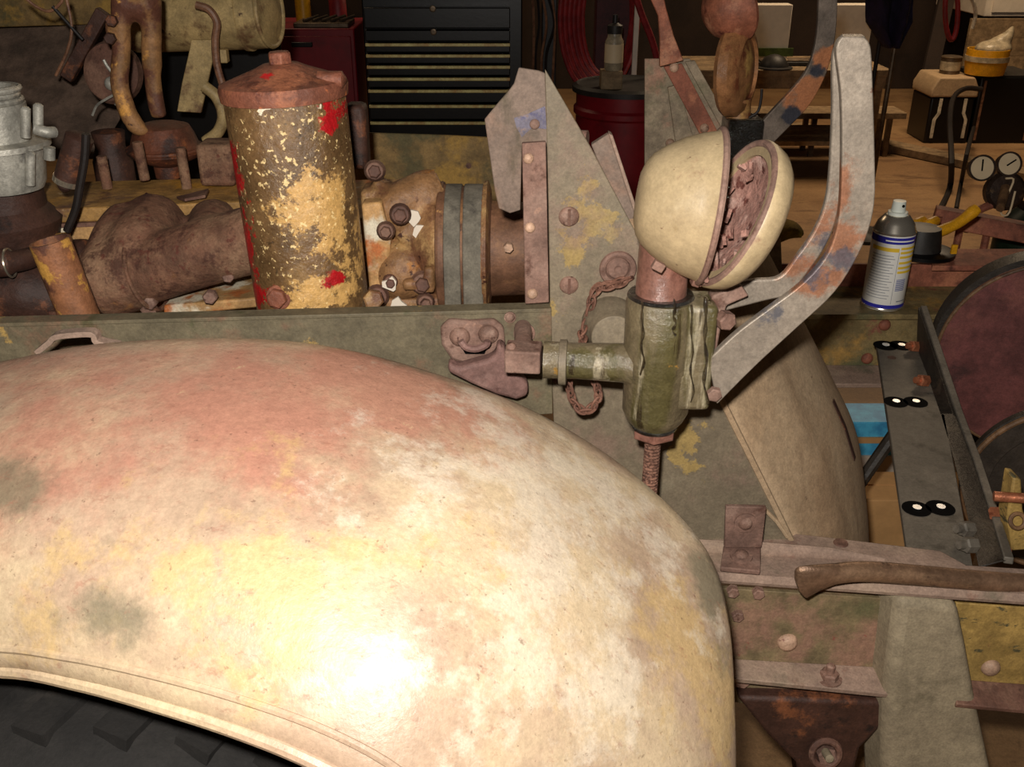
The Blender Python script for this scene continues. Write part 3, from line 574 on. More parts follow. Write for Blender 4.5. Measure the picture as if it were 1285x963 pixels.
# bezel, hinged at the foot and fallen forward
bax = V((.91, .08, -.40)).normalized(); bc = P(919, 268, SY - .012); BR = 89 * K
bprof = [(0, .80), (-.02, .90), (-.03, .99), (.02, 1.02), (.12, 1.01), (.26, .97), (.38, .88), (.44, .76), (.455, .70), (.41, .70), (.33, .80), (.2, .86), (.02, .80)]
build('bezel', MB().lathe(bc, bax, [(h * BR * .85, r * BR) for h, r in bprof], 48), m_cream, hl, ang=50)
build('bezel_lip', MB().torus(bc + bax * BR * .0, bax, BR * .955, .004, 48, 8), m_rust, hl)
build('reflector', MB().lathe(bc, bax, [(.30 * BR, 0), (.28 * BR, .3 * BR), (.18 * BR, .62 * BR), (.05 * BR, .82 * BR), (.07 * BR, .84 * BR), (.22 * BR, .64 * BR), (.34 * BR, 0)], 40), m_lamp_in, hl)
for i in range(16):
    c = bc + bax * (random.uniform(-.02, .1) * BR) + frame(bax)[0] * random.uniform(-.6, .6) * BR + frame(bax)[1] * random.uniform(-.6, .6) * BR
    build('rust_flake', MB().box(c, random.uniform(.004, .010), random.uniform(.002, .004), random.uniform(.006, .014), Matrix.Rotation(random.uniform(0, 3), 3, 'X') @ Matrix.Rotation(random.uniform(0, 3), 3, 'Z')), m_lamp_in, hl)
for k in range(4):
    pts = [P(890 + random.uniform(-6, 12), 232 + 30 * i + random.uniform(-8, 8), SY - .03 + random.uniform(-.03, .03)) for i in range(5)]
    build('loose_wire', MB().tube(spline(pts, 20), .0025, 6), m_lamp_in, hl)
for k in range(7):
    c = P(900 + random.uniform(-5, 9), 236 + random.uniform(-12, 30), SY - .05)
    build('torn_paper', MB().prism([c + V((random.uniform(-.006, .006), random.uniform(-.006, .006), random.uniform(-.01, .01))) for _ in range(3)], V((.001, .001, 0))), m_paper, hl)
build('base_clip', MB().box(P(826, 334, SY - .05), .012, .008, .009, Matrix.Rotation(.5, 3, 'Y')), m_rust, hl, bevel=.001)
for i in range(9):
    build('hinge_flake', MB().box(P(872 + i * 5, 352 + random.uniform(-4, 4), SY - .03), .008, .014, .006, Matrix.Rotation(random.uniform(0, 3), 3, 'Y')), m_redbrown, hl, bevel=.001)

# ---- chain on the gusset, and the chain loop under the tube
def chain(name, label, pts, n, R, r, group=None):
    path = spline(pts, n); root = thing(name, label, 'chain', tuple(path[-1]), group)
    for i in range(n):
        T = (path[min(i + 1, n - 1)] - path[max(i - 1, 0)]).normalized(); u, w, _ = frame(T)
        nn = (u + w).normalized() if i % 2 else (u - w).normalized(); b_ = nn.cross(T)
        ring = [path[i] + T * R * 1.45 * math.cos(a) + b_ * R * .8 * math.sin(a) for a in [2 * math.pi * j / 14 for j in range(14)]]
        build('link', MB().tube(ring, r, 6, close=True), m_chain, root)
    return root
chain('safety_chain', 'rusty chain hanging from the ring on the gusset plate', [P(u, v, Y) for u, v, Y in ((785, 352, 1.105), (768, 358, 1.1), (750, 362, 1.1), (742, 380, 1.1), (738, 402, 1.1), (730, 420, 1.08), (734, 432, 1.05))], 15, .0068, .0017)
chain('chain_loop', 'short rusty chain loop dangling beneath the olive tube', [P(u, v, 1.03) for u, v in ((714, 480), (716, 495), (724, 510), (735, 516), (746, 508), (751, 494), (746, 480))], 11, .0058, .0017)

# ================================================================ ENGINE BAY
# ---- oil filter
FY = 1.22
of = thing('oil_filter', 'tall chipped red and gold oil filter canister with a conical lid', 'oil filter', tuple(P(396, 400, FY)))
fb, ft = P(395, 396, FY), P(357, 117, FY); fax = (ft - fb).normalized(); fh = (ft - fb).length; FR = 76 * px(360, 120, FY)
build('canister', MB().lathe(fb, fax, [(-.03, 0), (-.03, FR * .9), (-.012, FR * .93), (-.008, FR * .985), (.01, FR), (fh - .004, FR), (fh, FR * .98), (fh, 0)], 56), m_filter, of)
lidp = [(-.004, FR * .98), (-.004, FR * 1.04), (.008, FR * 1.06), (.014, FR * 1.03), (.017, FR * .9), (.030, FR * .42), (.034, FR * .3), (.036, 0)]
lid = build('lid', MB().lathe(ft, fax, lidp, 56), m_lid, of)
build('lid_bolt', MB().hexa(ft + fax * .034, fax, FR * .2, .014), m_lid, lid, bevel=.002)
ear = P(436, 100, FY - .02); build('clamp_ear', MB().lathe(ear + V((-.03, 0, 0)), X_, [(-.004, .010), (.024, .010), (.03, .0)], 14), m_lid, lid)
q = MB(); dpo = P(350, 373, FY - FR * .92); q.lathe(dpo, V((-.15, -1, .1)), [(-.004, 17 * px(350, 373, 1.15)), (.003, 16 * px(350, 373, 1.15)), (.0031, 0)], 24); q.hexa(dpo, V((-.15, -1, .1)), 13 * px(350, 373, 1.15), .012)
build('drain_plug', q, m_lid, of, bevel=.001)
build('foot_flange', MB().lathe(fb - fax * .03, fax, [(-.03, FR * 1.0), (-.004, FR * 1.02), (0, FR * .96), (.004, 0)], 40), m_pump, of)
q = MB().hexa(P(468, 375, FY - .05), V((.2, -1, .2)), .013, .012); build('flange_bolt', q, m_pump, of)

# ---- engine: head, block, studs
eng = thing('engine_block', 'orange and cream engine block with a flat head and studs, behind the side rail', 'engine', tuple(P(300, 420, 1.6)))
ZD = 1.185
d0, d1, d2, d3 = PZ(-70, 268, ZD), PZ(330, 252, ZD), PZ(330, 222, ZD), PZ(-70, 232, ZD)
build('head_plate', MB().prism([d0, d1, d2, d3], V((0, 0, -.022))), m_deck, eng, bevel=.003)
build('gasket_edge', MB().prism([d0 + V((0, -.004, -.022)), d1 + V((0, -.004, -.022)), d2 + V((0, 0, -.022)), d3 + V((0, 0, -.022))], V((0, 0, -.006))), m_redbrown, eng)
bl = MB().prism([d0 + V((0, .01, -.028)), d1 + V((.25, .01, -.028)), d2 + V((.25, .1, -.028)), d3 + V((0, .1, -.028))], V((0, 0, -.36))); build('block', bl, m_block, eng, bevel=.004)
build('block_step', MB().prism([P(205, 398, 1.34), P(345, 384, 1.34), P(345, 372, 1.34), P(205, 384, 1.34)], V((0, .12, 0))), m_block, eng, bevel=.003)
for (u0, v0, u1, v1) in ((127, 196, 137, 246), (172, 178, 182, 226), (226, 185, 235, 238)):
    a, b_ = P(u0, v0, 1.56), P(u1, v1, 1.56); build('stud', MB().tube([a, b_], 6.5 * px(u0, v0, 1.56), 12), m_casting, eng, bevel=.001)
for (u, v, r) in ((265, 371, 9), (190, 378, 9), (288, 345, 8)):
    build('bolt', MB().hexa(P(u, v, 1.33), V((.1, -1, .1)), r * px(u, v, 1.33), .016), m_bolt, eng, bevel=.001)
build('head_boss', MB().box(P(276, 203, 1.58), .055, .06, .065), m_casting, eng, bevel=.006)
build('rear_boss', MB().lathe(P(148, 238, 1.7), Z_, [(0, 0), (0, 24 * px(150, 205, 1.7)), (.05, 24 * px(150, 205, 1.7)), (.075, 18 * px(150, 205, 1.7)), (.1, 20 * px(150, 205, 1.7)), (.105, 0)], 20), m_darkcast, eng)
build('scrap_flap', MB().prism([P(222, 250, 1.5), P(262, 240, 1.5), P(258, 248, 1.46), P(232, 253, 1.46)], V((0, 0, .004))), m_redbrown, eng)
# ---- exhaust manifold
mf = thing('exhaust_manifold', 'dusty brown cast exhaust manifold left of the oil filter', 'manifold', tuple(P(200, 395, 1.38)))
k = px(200, 330, 1.36); q = MB()
q.tube(spline([P(130, 352, 1.36), P(175, 343, 1.355), P(230, 325, 1.35), (P(290, 308, 1.35)), P(360, 290, 1.35)], 20), [50 * k, 50 * k, 49 * k] + [46 * k] * 2 + [42 * k] * 15, 20)
q.tube(spline([P(140, 362, 1.37), P(140, 330, 1.37), P(150, 300, 1.40), P(165, 280, 1.44)], 12), [34 * k] * 12, 18)
q.tube(spline([P(165, 345, 1.36), P(175, 310, 1.37), P(190, 290, 1.42), P(195, 275, 1.46)], 12), [40 * k] * 12, 18)
q.tube(spline([P(255, 315, 1.36), P(262, 300, 1.38), P(268, 288, 1.42), P(268, 276, 1.46)], 12), [36 * k, 36 * k] + [32 * k] * 10, 18)
q.sphere(P(128, 350, 1.36), V((38 * k, 40 * k, 42 * k)))
build('casting', q, m_casting, mf, remesh=.006, smoothit=8)
q = MB(); q.torus(P(185, 342, 1.355), (P(230, 325, 1.35) - P(130, 352, 1.36)), 48 * k, 3 * k, 32); build('joint_ring', q, m_casting, mf)
build('lower_nub', MB().hexa(P(188, 386, 1.335), V((.1, -1, -.1)), .011, .014), m_bolt, mf)
# ---- filler pipe
fp = thing('filler_pipe', 'short open rusty yellow pipe standing before the manifold', 'pipe', tuple(P(104, 410, 1.24)))
a, b_ = P(62, 302, 1.25), P(108, 418, 1.25); fx = (a - b_).normalized(); r = 25 * px(62, 302, 1.25); L_ = (a - b_).length
m_fill = wmat('rusty_yellow_pipe', '84573a', [('c08f44', 26, .54, .6), ('5b3a2e', 22, .52, .62), ('a0683f', 30, .6, .7)], rough=.6, bump=.35, gain=1.1)
build('tube', MB().lathe(b_, fx, [(0, r), (L_, r), (L_, r * .86), (L_ - .03, r * .86), (L_ - .03, 0)], 28), m_fill, fp)
build('mounting_lug', MB().box(P(92, 385, 1.29), .03, .09, .02), m_casting, fp, bevel=.002)
# ---- left lower castings
lc = thing('side_casting', 'dark reddish-brown cast cover at the left edge below the carburetor', 'casting', tuple(P(40, 405, 1.34)))
q = MB(); k = px(40, 370, 1.34)
q.tube([P(-60, 372, 1.36), P(40, 366, 1.36), P(110, 380, 1.38)], [48 * k, 46 * k, 40 * k], 20); q.tube([P(-60, 345, 1.42), P(120, 330, 1.42)], 34 * k, 16)
build('cover', q, m_darkcast, lc, remesh=.008)
build('ochre_ledge', MB().prism([P(-40, 306, 1.42), P(88, 290, 1.42), P(92, 306, 1.36), P(-40, 324, 1.36)], V((0, 0, -.012))), m_deck, lc, bevel=.003)
hz = thing('breather_elbow', 'dark pipe elbow with a pale ring at the left edge', 'pipe', tuple(P(10, 345, 1.3)))
build('elbow', MB().tube(spline([P(-40, 332, 1.3), P(5, 330, 1.3), P(30, 326, 1.32), P(50, 320, 1.36)], 14), [17 * k] * 6 + [13 * k] * 8, 16), m_darkcast, hz)
build('ring', MB().torus(P(12, 330, 1.3), V((1, .1, .1)), 17 * k, 1.5 * k, 24, 6), m_chrome, hz)
# ---- carburetor
cbt = thing('carburetor', 'pale aluminium carburetor body at the left edge of the engine', 'carburetor', tuple(P(10, 300, 1.4)))
k = px(20, 180, 1.4); cx0 = P(12, 236, 1.4)
hv = lambda v: P(12, v, 1.4).z - cx0.z
build('lower_body', MB().lathe(cx0, Z_, [(0, 0), (0, 42 * k), (hv(228), 46 * k), (hv(200), 50 * k), (hv(186), 52 * k), (hv(184), 60 * k), (hv(177), 60 * k), (hv(175), 44 * k), (hv(174), 0)], 32), m_alu, cbt)
build('bowl', MB().lathe(cx0, Z_, [(hv(178), 40 * k), (hv(160), 41 * k), (hv(130), 40 * k), (hv(128), 35 * k), (hv(127), 0)], 32), m_alu, cbt)
for h in (112, 119, 126):
    build('ring', MB().torus(cx0 + Z_ * hv(h), Z_, (33 if h == 119 else 36) * k, 3.6 * k, 32, 8), m_alu, cbt)
build('air_horn', MB().lathe(cx0, Z_, [(hv(128), 33 * k), (hv(108), 33 * k), (hv(108), 28 * k), (hv(120), 27 * k), (hv(120), 0)], 32), m_alu, cbt)
for (u, v0, v1, r) in ((32, 134, 172, 6), (48, 130, 168, 6), (62, 184, 200, 7), (18, 190, 234, 7), (38, 190, 232, 6), (-8, 190, 234, 7)):
    a, b_ = P(u, v0, 1.365), P(u, v1, 1.365); build('post', MB().tube([a, a.lerp(b_, .06), b_], [r * k * .6, r * k, r * k], 12), m_alu, cbt)
build('fuel_elbow', MB().tube(spline([P(45, 162, 1.36), P(58, 166, 1.36), P(68, 166, 1.37)], 8), 7 * k, 12), m_alu, cbt)
build('dark_base', MB().lathe(P(15, 300, 1.42), Z_, [(0, 0), (0, 60 * k), (.03, 68 * k), (.05, 52 * k), (.095, 50 * k), (.095, 0)], 24), m_darkcast, cbt)
# ---- solenoid cylinder with wire
sol = thing('brown_cylinder', 'tilted dark brown cylinder with a pale ring, right of the carburetor', 'solenoid', tuple(P(84, 240, 1.36)))
k = px(90, 200, 1.38); a, b_ = P(100, 172, 1.38), P(83, 228, 1.38)
build('barrel', MB().lathe(b_, a - b_, [(0, 12 * k), (.004, 16 * k), ((a - b_).length, 17 * k), ((a - b_).length + .004, 12 * k), ((a - b_).length + .005, 0)], 24), m_darkcast, sol)
build('ring', MB().lathe(b_, a - b_, [(-.002, 14 * k), (-.002, 16.5 * k), (.006, 17 * k), (.006, 14 * k)], 24), m_chrome, sol)
build('terminal', MB().lathe(b_, b_ - a, [(0, 9 * k), (.008, 9 * k), (.014, 5 * k), (.014, 0)], 14), m_darkcast, sol)
build('lead', MB().tube(spline([P(u, v, 1.36) for u, v in ((108, 168), (106, 200), (100, 235), (95, 262), (84, 290))], 20), 5 * k, 10), m_wire, sol)
# ---- rusty yoke
yk = thing('forked_yoke', 'rusty ochre forked yoke standing above the engine', 'bracket', tuple(P(185, 175, 1.68)))
k = px(170, 80, 1.65); q = MB()
q.tube(spline([P(150, -14, 1.65), P(152, 30, 1.65), P(152, 70, 1.65), P(150, 105, 1.64), P(160, 140, 1.64), P(172, 160, 1.64)], 22), [12 * k] * 22, 12)
q.tube(spline([P(190, -14, 1.66), P(190, 40, 1.66), P(191, 90, 1.66), P(195, 125, 1.66), P(200, 148, 1.66)], 20), [13 * k] * 10 + [11 * k] * 10, 12)
q.tube(spline([P(150, 0, 1.655), P(170, 8, 1.655), P(192, 0, 1.655)], 8), 18 * k, 12)
q.tube(spline([P(140, 26, 1.65), P(140, 45, 1.65)], 4), 9 * k, 10)
q.sphere(P(176, 164, 1.64), V((12 * k, 10 * k, 8 * k)))
build('fork', q, m_ochre, yk, remesh=.006, smoothit=4)
for u, v in ((141, 26), (139, 48)): build('bolt', MB().hexa(P(u, v, 1.625), -Y_, .009, .008), m_darkcast, yk)
# ---- round flange pot
m_rustpot = wmat('dark_orange_rust', '57301f', [('8a4f2a', 14, .52, .64, {'rg': .7}), ('33201a', 20, .52, .66)], rough=.6, bump=.4, gain=1.2)
pt = thing('flanged_pot', 'dark rusty round flanged pot between the studs, left of the oil filter', 'casting', tuple(P(212, 222, 1.68)))
k = px(212, 180, 1.66); o0 = P(213, 222, 1.68); hz_ = lambda v: P(213, v, 1.68).z - o0.z
build('pot', MB().lathe(o0, Z_, [(0, 0), (0, 17 * k), (hz_(207), 18 * k), (hz_(202), 28 * k), (hz_(197), 40 * k), (hz_(190), 46 * k), (hz_(184), 46 * k), (hz_(180), 42 * k), (hz_(168), 38 * k), (hz_(158), 33 * k), (hz_(154), 20 * k), (hz_(154), 0)], 40), m_rustpot, pt)
build('lip', MB().torus(o0 + Z_ * hz_(186), Z_, 46 * k, 3 * k, 36, 8), m_rustpot, pt)
# ---- dark red disc behind the yoke
dc = thing('round_cover', 'dark red round cover with wire twists, behind the forked yoke', 'cover', tuple(P(145, 125, 1.85)))
k = px(145, 92, 1.85)
build('disc', MB().lathe(P(148, 92, 1.86), V((-.25, -1, .2)), [(0, 0), (0, 36 * k), (.02, 38 * k), (.03, 34 * k), (.034, 24 * k), (.03, 0)], 36), m_redbrown, dc)
build('hub', MB().dome(P(140, 105, 1.82), V((-.25, -1, .2)), 9 * k, .012), m_alu, dc)
q = MB(); q.tube(spline([P(u, v, 1.8) for u, v in ((116, 145), (122, 132), (134, 124), (144, 118), (148, 112))], 14), 1.6 * k, 6); q.tube(spline([P(u, v, 1.8) for u, v in ((144, 118), (146, 126), (145, 132))], 6), 1.4 * k, 6); q.tube(spline([P(u, v, 1.8) for u, v in ((130, 75), (135, 84), (140, 90))], 6), 2 * k, 6)
build('twisted_wire', q, m_alu, dc)
# ---- air tank and its fittings
tk = thing('air_tank', 'beige horizontal cylinder tank at the top left behind the engine', 'tank', tuple(P(280, 62, 2.1)))
k = px(300, 20, 2.1); a, b_ = P(170, 20, 2.1), P(338, 14, 2.05); L_ = (b_ - a).length; tx = (b_ - a).normalized()
build('shell', MB().lathe(a, tx, [(0, 0), (0, 44 * k), (L_ * .82, 44 * k), (L_ * .825, 46 * k), (L_ * .85, 46 * k), (L_ * .855, 44 * k), (L_ * .97, 43 * k), (L_, 38 * k), (L_ + .012, 0)], 48), m_tank, tk)
build('end_ring', MB().torus(b_ + tx * .0, tx, 41 * k, 3 * k, 40, 8), m_tank, tk)
sb = thing('tank_strap', 'flat khaki strap hanging below the beige tank', 'bracket', tuple(P(240, 140, 2.0)))
build('strap', MB().ribbon([P(u, v, 2.0) for u, v in ((240, 50), (236, 70), (228, 105), (222, 140))], [P(u, v, 2.0) for u, v in ((272, 50), (268, 70), (260, 105), (252, 142))], V((0, .008, 0))), m_tank, sb, bevel=.0015)
build('tab', MB().box(P(280, 70, 2.02), 12 * k, .02, 16 * k), m_tank, sb, bevel=.002)
bp_ = thing('thin_pipe', 'thin brown bent pipe running down from the beige tank', 'pipe', tuple(P(281, 112, 1.95)))
build('pipe', MB().tube(spline([P(u, v, 1.95) for u, v in ((246, 6), (262, 12), (272, 28), (270, 50), (272, 80), (281, 112))], 30), 4.5 * k, 10), m_pipe, bp_)
ho = thing('curved_hose', 'curved olive hose beside the oil filter lid', 'hose', tuple(P(262, 182, 1.9)))
build('hose', MB().tube(spline([P(u, v, 1.9) for u, v in ((256, 108), (272, 122), (280, 145), (274, 165), (258, 178))], 24), 7 * k, 12), m_tank, ho)
# ---- inner panel behind, bar, wires
ip = thing('inner_fender_panel', 'dull brown sheet panel at the upper left behind the carburetor', 'panel', tuple(P(60, 140, 2.2)))
build('panel', MB().prism([P(-60, 38, 2.3), P(60, 34, 2.3), P(138, 30, 2.3), P(150, 150, 2.1), P(120, 200, 2.0), P(-60, 200, 2.0)], V((0, .006, 0))), m_inner, ip, bevel=.001)
fr_ = thing('far_cowl_rail', 'dull ochre rail across the top left corner', 'rail', tuple(P(60, 34, 2.45)))
build('rail', MB().prism([P(-60, -14, 2.45), P(140, -12, 2.45), P(140, 30, 2.45), P(-60, 36, 2.45)], V((0, .05, 0))), m_ochrepan, fr_, bevel=.003)
db = thing('slanted_bar', 'dark slanted bar crossing the brown panel at the upper left', 'bar', tuple(P(85, 98, 1.95)))
build('bar', MB().sweep([P(130, 14, 1.95), P(84, 98, 1.95)], V((1, 0, .6)), 15 * k, .02), m_darkcast, db, bevel=.002)
for nm, lb_, pts, r in (('ignition_wire', 'thin brown wire looping across the top left corner', ((28, -6), (45, 8), (62, 14), (76, 4), (80, -8)), 1.8),
                   ('ignition_wire', 'thin dark wire slanting from the loop towards the yoke', ((66, 8), (84, 28), (104, 50)), 2.2),
                   ('ignition_wire', 'thin black wire hanging over the brown panel beside the slanted bar', ((82, -8), (90, 35), (84, 65), (70, 95)), 1.8)):
    w_ = thing(nm, lb_, 'wire', tuple(P(*pts[-1], 1.9)), 'loose ignition wires'); build('strand', MB().tube(spline([P(u, v, 1.9) for u, v in pts], 20), r * k, 8), m_pipe if r < 2 else m_wire, w_)

bw = thing('added_dark_sheet', 'black sheet added to darken the far side of the engine bay, under the beige tank', 'panel', tuple(P(250, 300, 2.3)))  # added sheet, stands for the darkness in the gap behind the engine
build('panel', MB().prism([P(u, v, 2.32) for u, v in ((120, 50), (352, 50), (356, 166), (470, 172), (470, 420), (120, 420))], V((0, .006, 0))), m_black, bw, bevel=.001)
# ---- water pump housing
wp = thing('water_pump', 'golden-brown cast water pump housing between oil filter and fan belts', 'water pump', tuple(P(510, 395, 1.36)))
k = px(510, 310, 1.34); q = MB()
q.tube([P(478, 330, 1.39), P(505, 322, 1.385), P(532, 312, 1.38), P(566, 308, 1.375)], [44 * k, 46 * k, 58 * k, 79 * k], 28)
q.tube(spline([P(474, 268, 1.36), P(492, 262, 1.355), P(512, 250, 1.36), P(548, 240, 1.38)], 12), [20 * k, 22 * k, 24 * k] + [27 * k] * 6 + [30 * k] * 3, 16)
q.tube([P(545, 235, 1.38), P(566, 262, 1.345)], [10 * k, 8 * k], 10)
q.box(P(470, 250, 1.37), 30 * k, .05, 34 * k); q.box(P(482, 240, 1.37), 34 * k, .03, 26 * k, Matrix.Rotation(.5, 3, 'Y'))
q.box(P(520, 378, 1.34), 76 * k, .05, 22 * k); q.tube([P(500, 300, 1.33), P(540, 262, 1.34)], 9 * k, 10)
build('casting', q, m_pump, wp, remesh=.0045, smoothit=4)
q = MB(); q.lathe(P(508, 338, 1.345), V((.25, -1, .15)), [(-.02, 44 * k), (.0, 42 * k), (.018, 38 * k), (.034, 28 * k), (.042, 14 * k), (.043, 0)], 32)
build('round_cover', q, m_pump, wp)
q = MB().box(P(522, 356, 1.30), 34 * k, .02, 14 * k); q.box(P(540, 348, 1.305), 14 * k, .03, 34 * k); build('cover_lug', q, m_pump, wp, remesh=.004)
build('neck_band', MB().torus(P(556, 310, 1.376), V((1, -.02, 0)), 80 * k, 3.5 * k, 48, 8), m_pulley, wp)
build('gasket_plate', MB().prism([P(u, v, 1.315) for u, v in ((453, 256), (478, 254), (490, 300), (486, 388), (466, 392))], V((0, .03, 0))), m_block, wp, bevel=.004)
for (u, v, r) in ((502, 270, 8), (484, 291, 7), (473, 374, 9), (530, 357, 9), (534, 381, 7), (470, 215, 8), (490, 355, 6)):
    o_ = P(u, v, 1.29 if v > 250 else 1.34); b = MB().lathe(o_, V((.1, -1, .2)), [(-.016, r * 1.7 * k), (-.004, r * 1.3 * k), (-.003, 0)], 16); b.hexa(o_, V((.1, -1, .2)), r * k, .012); build('bolt', b, m_redbrown, wp, bevel=.0008)
for (u, v, w) in ((517, 274, 10), (529, 292, 12), (491, 358, 11), (498, 384, 12), (533, 302, 8)):
    c = P(u, v, 1.2845 if v > 320 else 1.318); build('paint_chip', MB().prism([c + V((w * k * random.uniform(.5, 1.1) * math.cos(a), 0, w * k * random.uniform(.6, 1.3) * math.sin(a))) for a in [.7 * j for j in range(9)]], V((0, .004, 0))), m_white, wp, label='chip of white paint')
tb_ = thing('dark_post', 'small upright brown casting behind the oil filter', 'casting', tuple(P(450, 215, 1.5)))
build('post', MB().box(P(449, 170, 1.5), 26 * px(449, 170, 1.5), .04, 80 * px(449, 170, 1.5)), m_darkcast, tb_, bevel=.008)
# ---- fan pulley and belts
k = px(590, 310, 1.36)
pc = P(600, 312, 1.37); pax = V((1, -.02, 0)).normalized()
pu = thing('fan_pulley', 'brown double-groove fan pulley with protruding hub', 'pulley', tuple(P(610, 390, 1.37)))
pr_ = [(-44, 0), (-44, 80), (-38, 80), (-34, 70), (-26, 68), (-20, 78), (-15, 78), (-10, 68), (0, 68), (6, 80), (12, 82), (15, 74), (18, 60), (60, 58), (62, 50), (62, 0)]
build('wheel', MB().lathe(pc, pax, [(h * k, r * k) for h, r in pr_], 56), m_pulley, pu)
build('front_flange', MB().lathe(pc, pax, [(8 * k, 60 * k), (8 * k, 84 * k), (13 * k, 85 * k), (16 * k, 76 * k), (16 * k, 60 * k)], 56), m_pump, pu)
build('hub_bolt', MB().hexa(P(638, 310, 1.29), -Y_, .007, .008), m_bright_bolt, pu)
for nm, lab, off, wd in (('fan_belt', 'grey rubber fan belt nearest the water pump', -29, 20), ('fan_belt', 'grey rubber fan belt nearest the pulley flange', -4, 24)):
    c = pc + pax * off * k; Rb = 76 * k; path = []
    for i in range(25):
        a = math.pi * i / 24; path.append(c + V((0, -Rb * math.cos(a), Rb * math.sin(a))))
    lowR = .05; cz = c - Z_ * .45
    for i in range(13):
        a = math.pi + math.pi * i / 12; path.append(cz + V((0, -lowR * math.cos(a), lowR * math.sin(a))))
    bt_ = build(nm, MB().sweep(path, pax, wd * k, .010, close=True), m_belt, bevel=.0015); tag(bt_, lab, 'fan belt', 'fan belts on the pulley')
# ---- far side hood panel
fh_ = thing('far_hood_panel', 'dull ochre-green panel low behind the water pump', 'panel', tuple(P(560, 260, 1.95)))
build('panel', MB().prism([P(430, 166, 2.05), P(560, 170, 2.05), P(680, 176, 2.05), P(700, 440, 2.05), P(430, 440, 2.05)], V((0, .008, 0))), m_ochrepan, fh_, bevel=.002)
build('hole', MB().lathe(P(588, 208, 2.049), -Y_, [(0, .006), (.001, .006), (.001, 0)], 14), m_redbrown, fh_)

# ================================================================ VEHICLE, FAR SIDE
k2 = px(925, 100, 2.0)
fg = thing('far_gusset', 'faded khaki gusset plate of the far side, behind the headlight', 'plate', tuple(P(860, 300, 2.05)))
build('sheet', MB().prism([P(u, v, 2.05) for u, v in ((809, 74), (866, 74), (880, 90), (925, 195), (980, 300), (985, 420), (809, 420))], V((0, .008, 0))), m_farpanel, fg, bevel=.0015)
for nm, A, B, mt, Y in (('diagonal_strap', ((833, 84), (878, 168), (915, 250)), ((856, 80), (898, 160), (935, 240)), m_farrust, 2.03), ('short_strap', ((838, 110), (848, 180), (850, 240)), ((852, 106), (872, 180), (880, 240)), m_farpanel, 2.035), ('edge_strap', ((860, 78), (905, 160), (942, 240)), ((872, 76), (918, 158), (954, 238)), m_farpanel, 2.032)):
    build(nm, MB().ribbon([P(u, v, Y) for u, v in A], [P(u, v, Y) for u, v in B], V((0, .01, 0))), mt, fg, bevel=.0015)
for u, v in ((846, 85), (884, 161), (841, 180)): build('rivet', MB().dome(P(u, v, 2.028), -Y_, 6 * k2, .007), m_bright_bolt, fg)
ra = thing('oxide_arm', 'tapered oxide-red arm rising from the far gusset plate', 'bar', tuple(P(840, 85, 2.0)))
build('arm', MB().ribbon([P(u, v, 2.01) for u, v in ((808, -20), (826, 20), (828, 50), (828, 84))], [P(u, v, 2.01) for u, v in ((830, -20), (836, 10), (846, 46), (858, 76))], V((0, .015, 0))), m_farred, ra, bevel=.002)
# far lamp socket + conduit
fs = thing('far_lamp_socket', 'black oil-wet square socket below the far headlight', 'lamp bracket', tuple(P(927, 260, 2.0)))
build('body', MB().box(P(928, 195, 2.0), 46 * k2, 50 * k2, 100 * k2), m_blackwet, fs, bevel=.008, seg=3)
build('conduit', MB().tube(spline([P(u, v, 1.97) for u, v in ((940, 148), (951, 140), (955, 125), (956, 112))], 12), 1.8 * k2, 8), m_wire, fs)
fl = thing('far_headlight', 'brown rusted far headlight sprung open on the wet black socket', 'headlight', tuple(P(924, 148, 2.0)))
build('stem', MB().lathe(P(926, 150, 2.0), Z_, [(0, 16 * k2), (26 * k2, 14 * k2), (27 * k2, 0)], 20), m_farlamp, fl)
dax = V((.86, -.48, .05)).normalized()
build('bezel', MB().lathe(P(916, 88, 2.0), dax, [(h * k2, r * k2) for h, r in ((0, 44), (-4, 52), (2, 57), (14, 56), (22, 48), (24, 40), (18, 40), (12, 46), (2, 44))], 44), m_farlamp, fl)
build('lens', MB().lathe(P(916, 88, 2.0), dax, [(27 * k2, 0), (25 * k2, 18 * k2), (19 * k2, 42 * k2), (14 * k2, 42 * k2), (20 * k2, 0)], 40), m_farlamp, fl)
build('bucket', MB().lathe(P(930, 6, 2.0), V((-.9, -.3, -.25)), [(h * k2, r * k2) for h, r in ((0, 40), (4, 42), (22, 38), (40, 26), (48, 12), (50, 0))], 40), m_farred, fl)
build('hinge', MB().tube([P(925, 25, 1.99), P(928, 42, 1.99)], 8 * k2, 10), m_cream, fl)
fgd = thing('far_brush_guard', 'dark steel brush guard with a copper burn, beside the far headlight', 'brush guard', tuple(P(940, 210, 2.0)))
A = [(1052, -20), (1050, 30), (1046, 60), (1036, 95), (1016, 132), (985, 165), (945, 205), (925, 225)]
B = [(1028, -20), (1026, 30), (1022, 60), (1012, 88), (994, 112), (966, 142), (930, 182), (910, 200)]
build('front_bar', MB().ribbon(spline([P(u, v, 1.97) for u, v in A], 30), spline([P(u, v, 1.97) for u, v in B], 30), V((0, .012, 0))), m_arm_far, fgd, bevel=.002, ang=50)
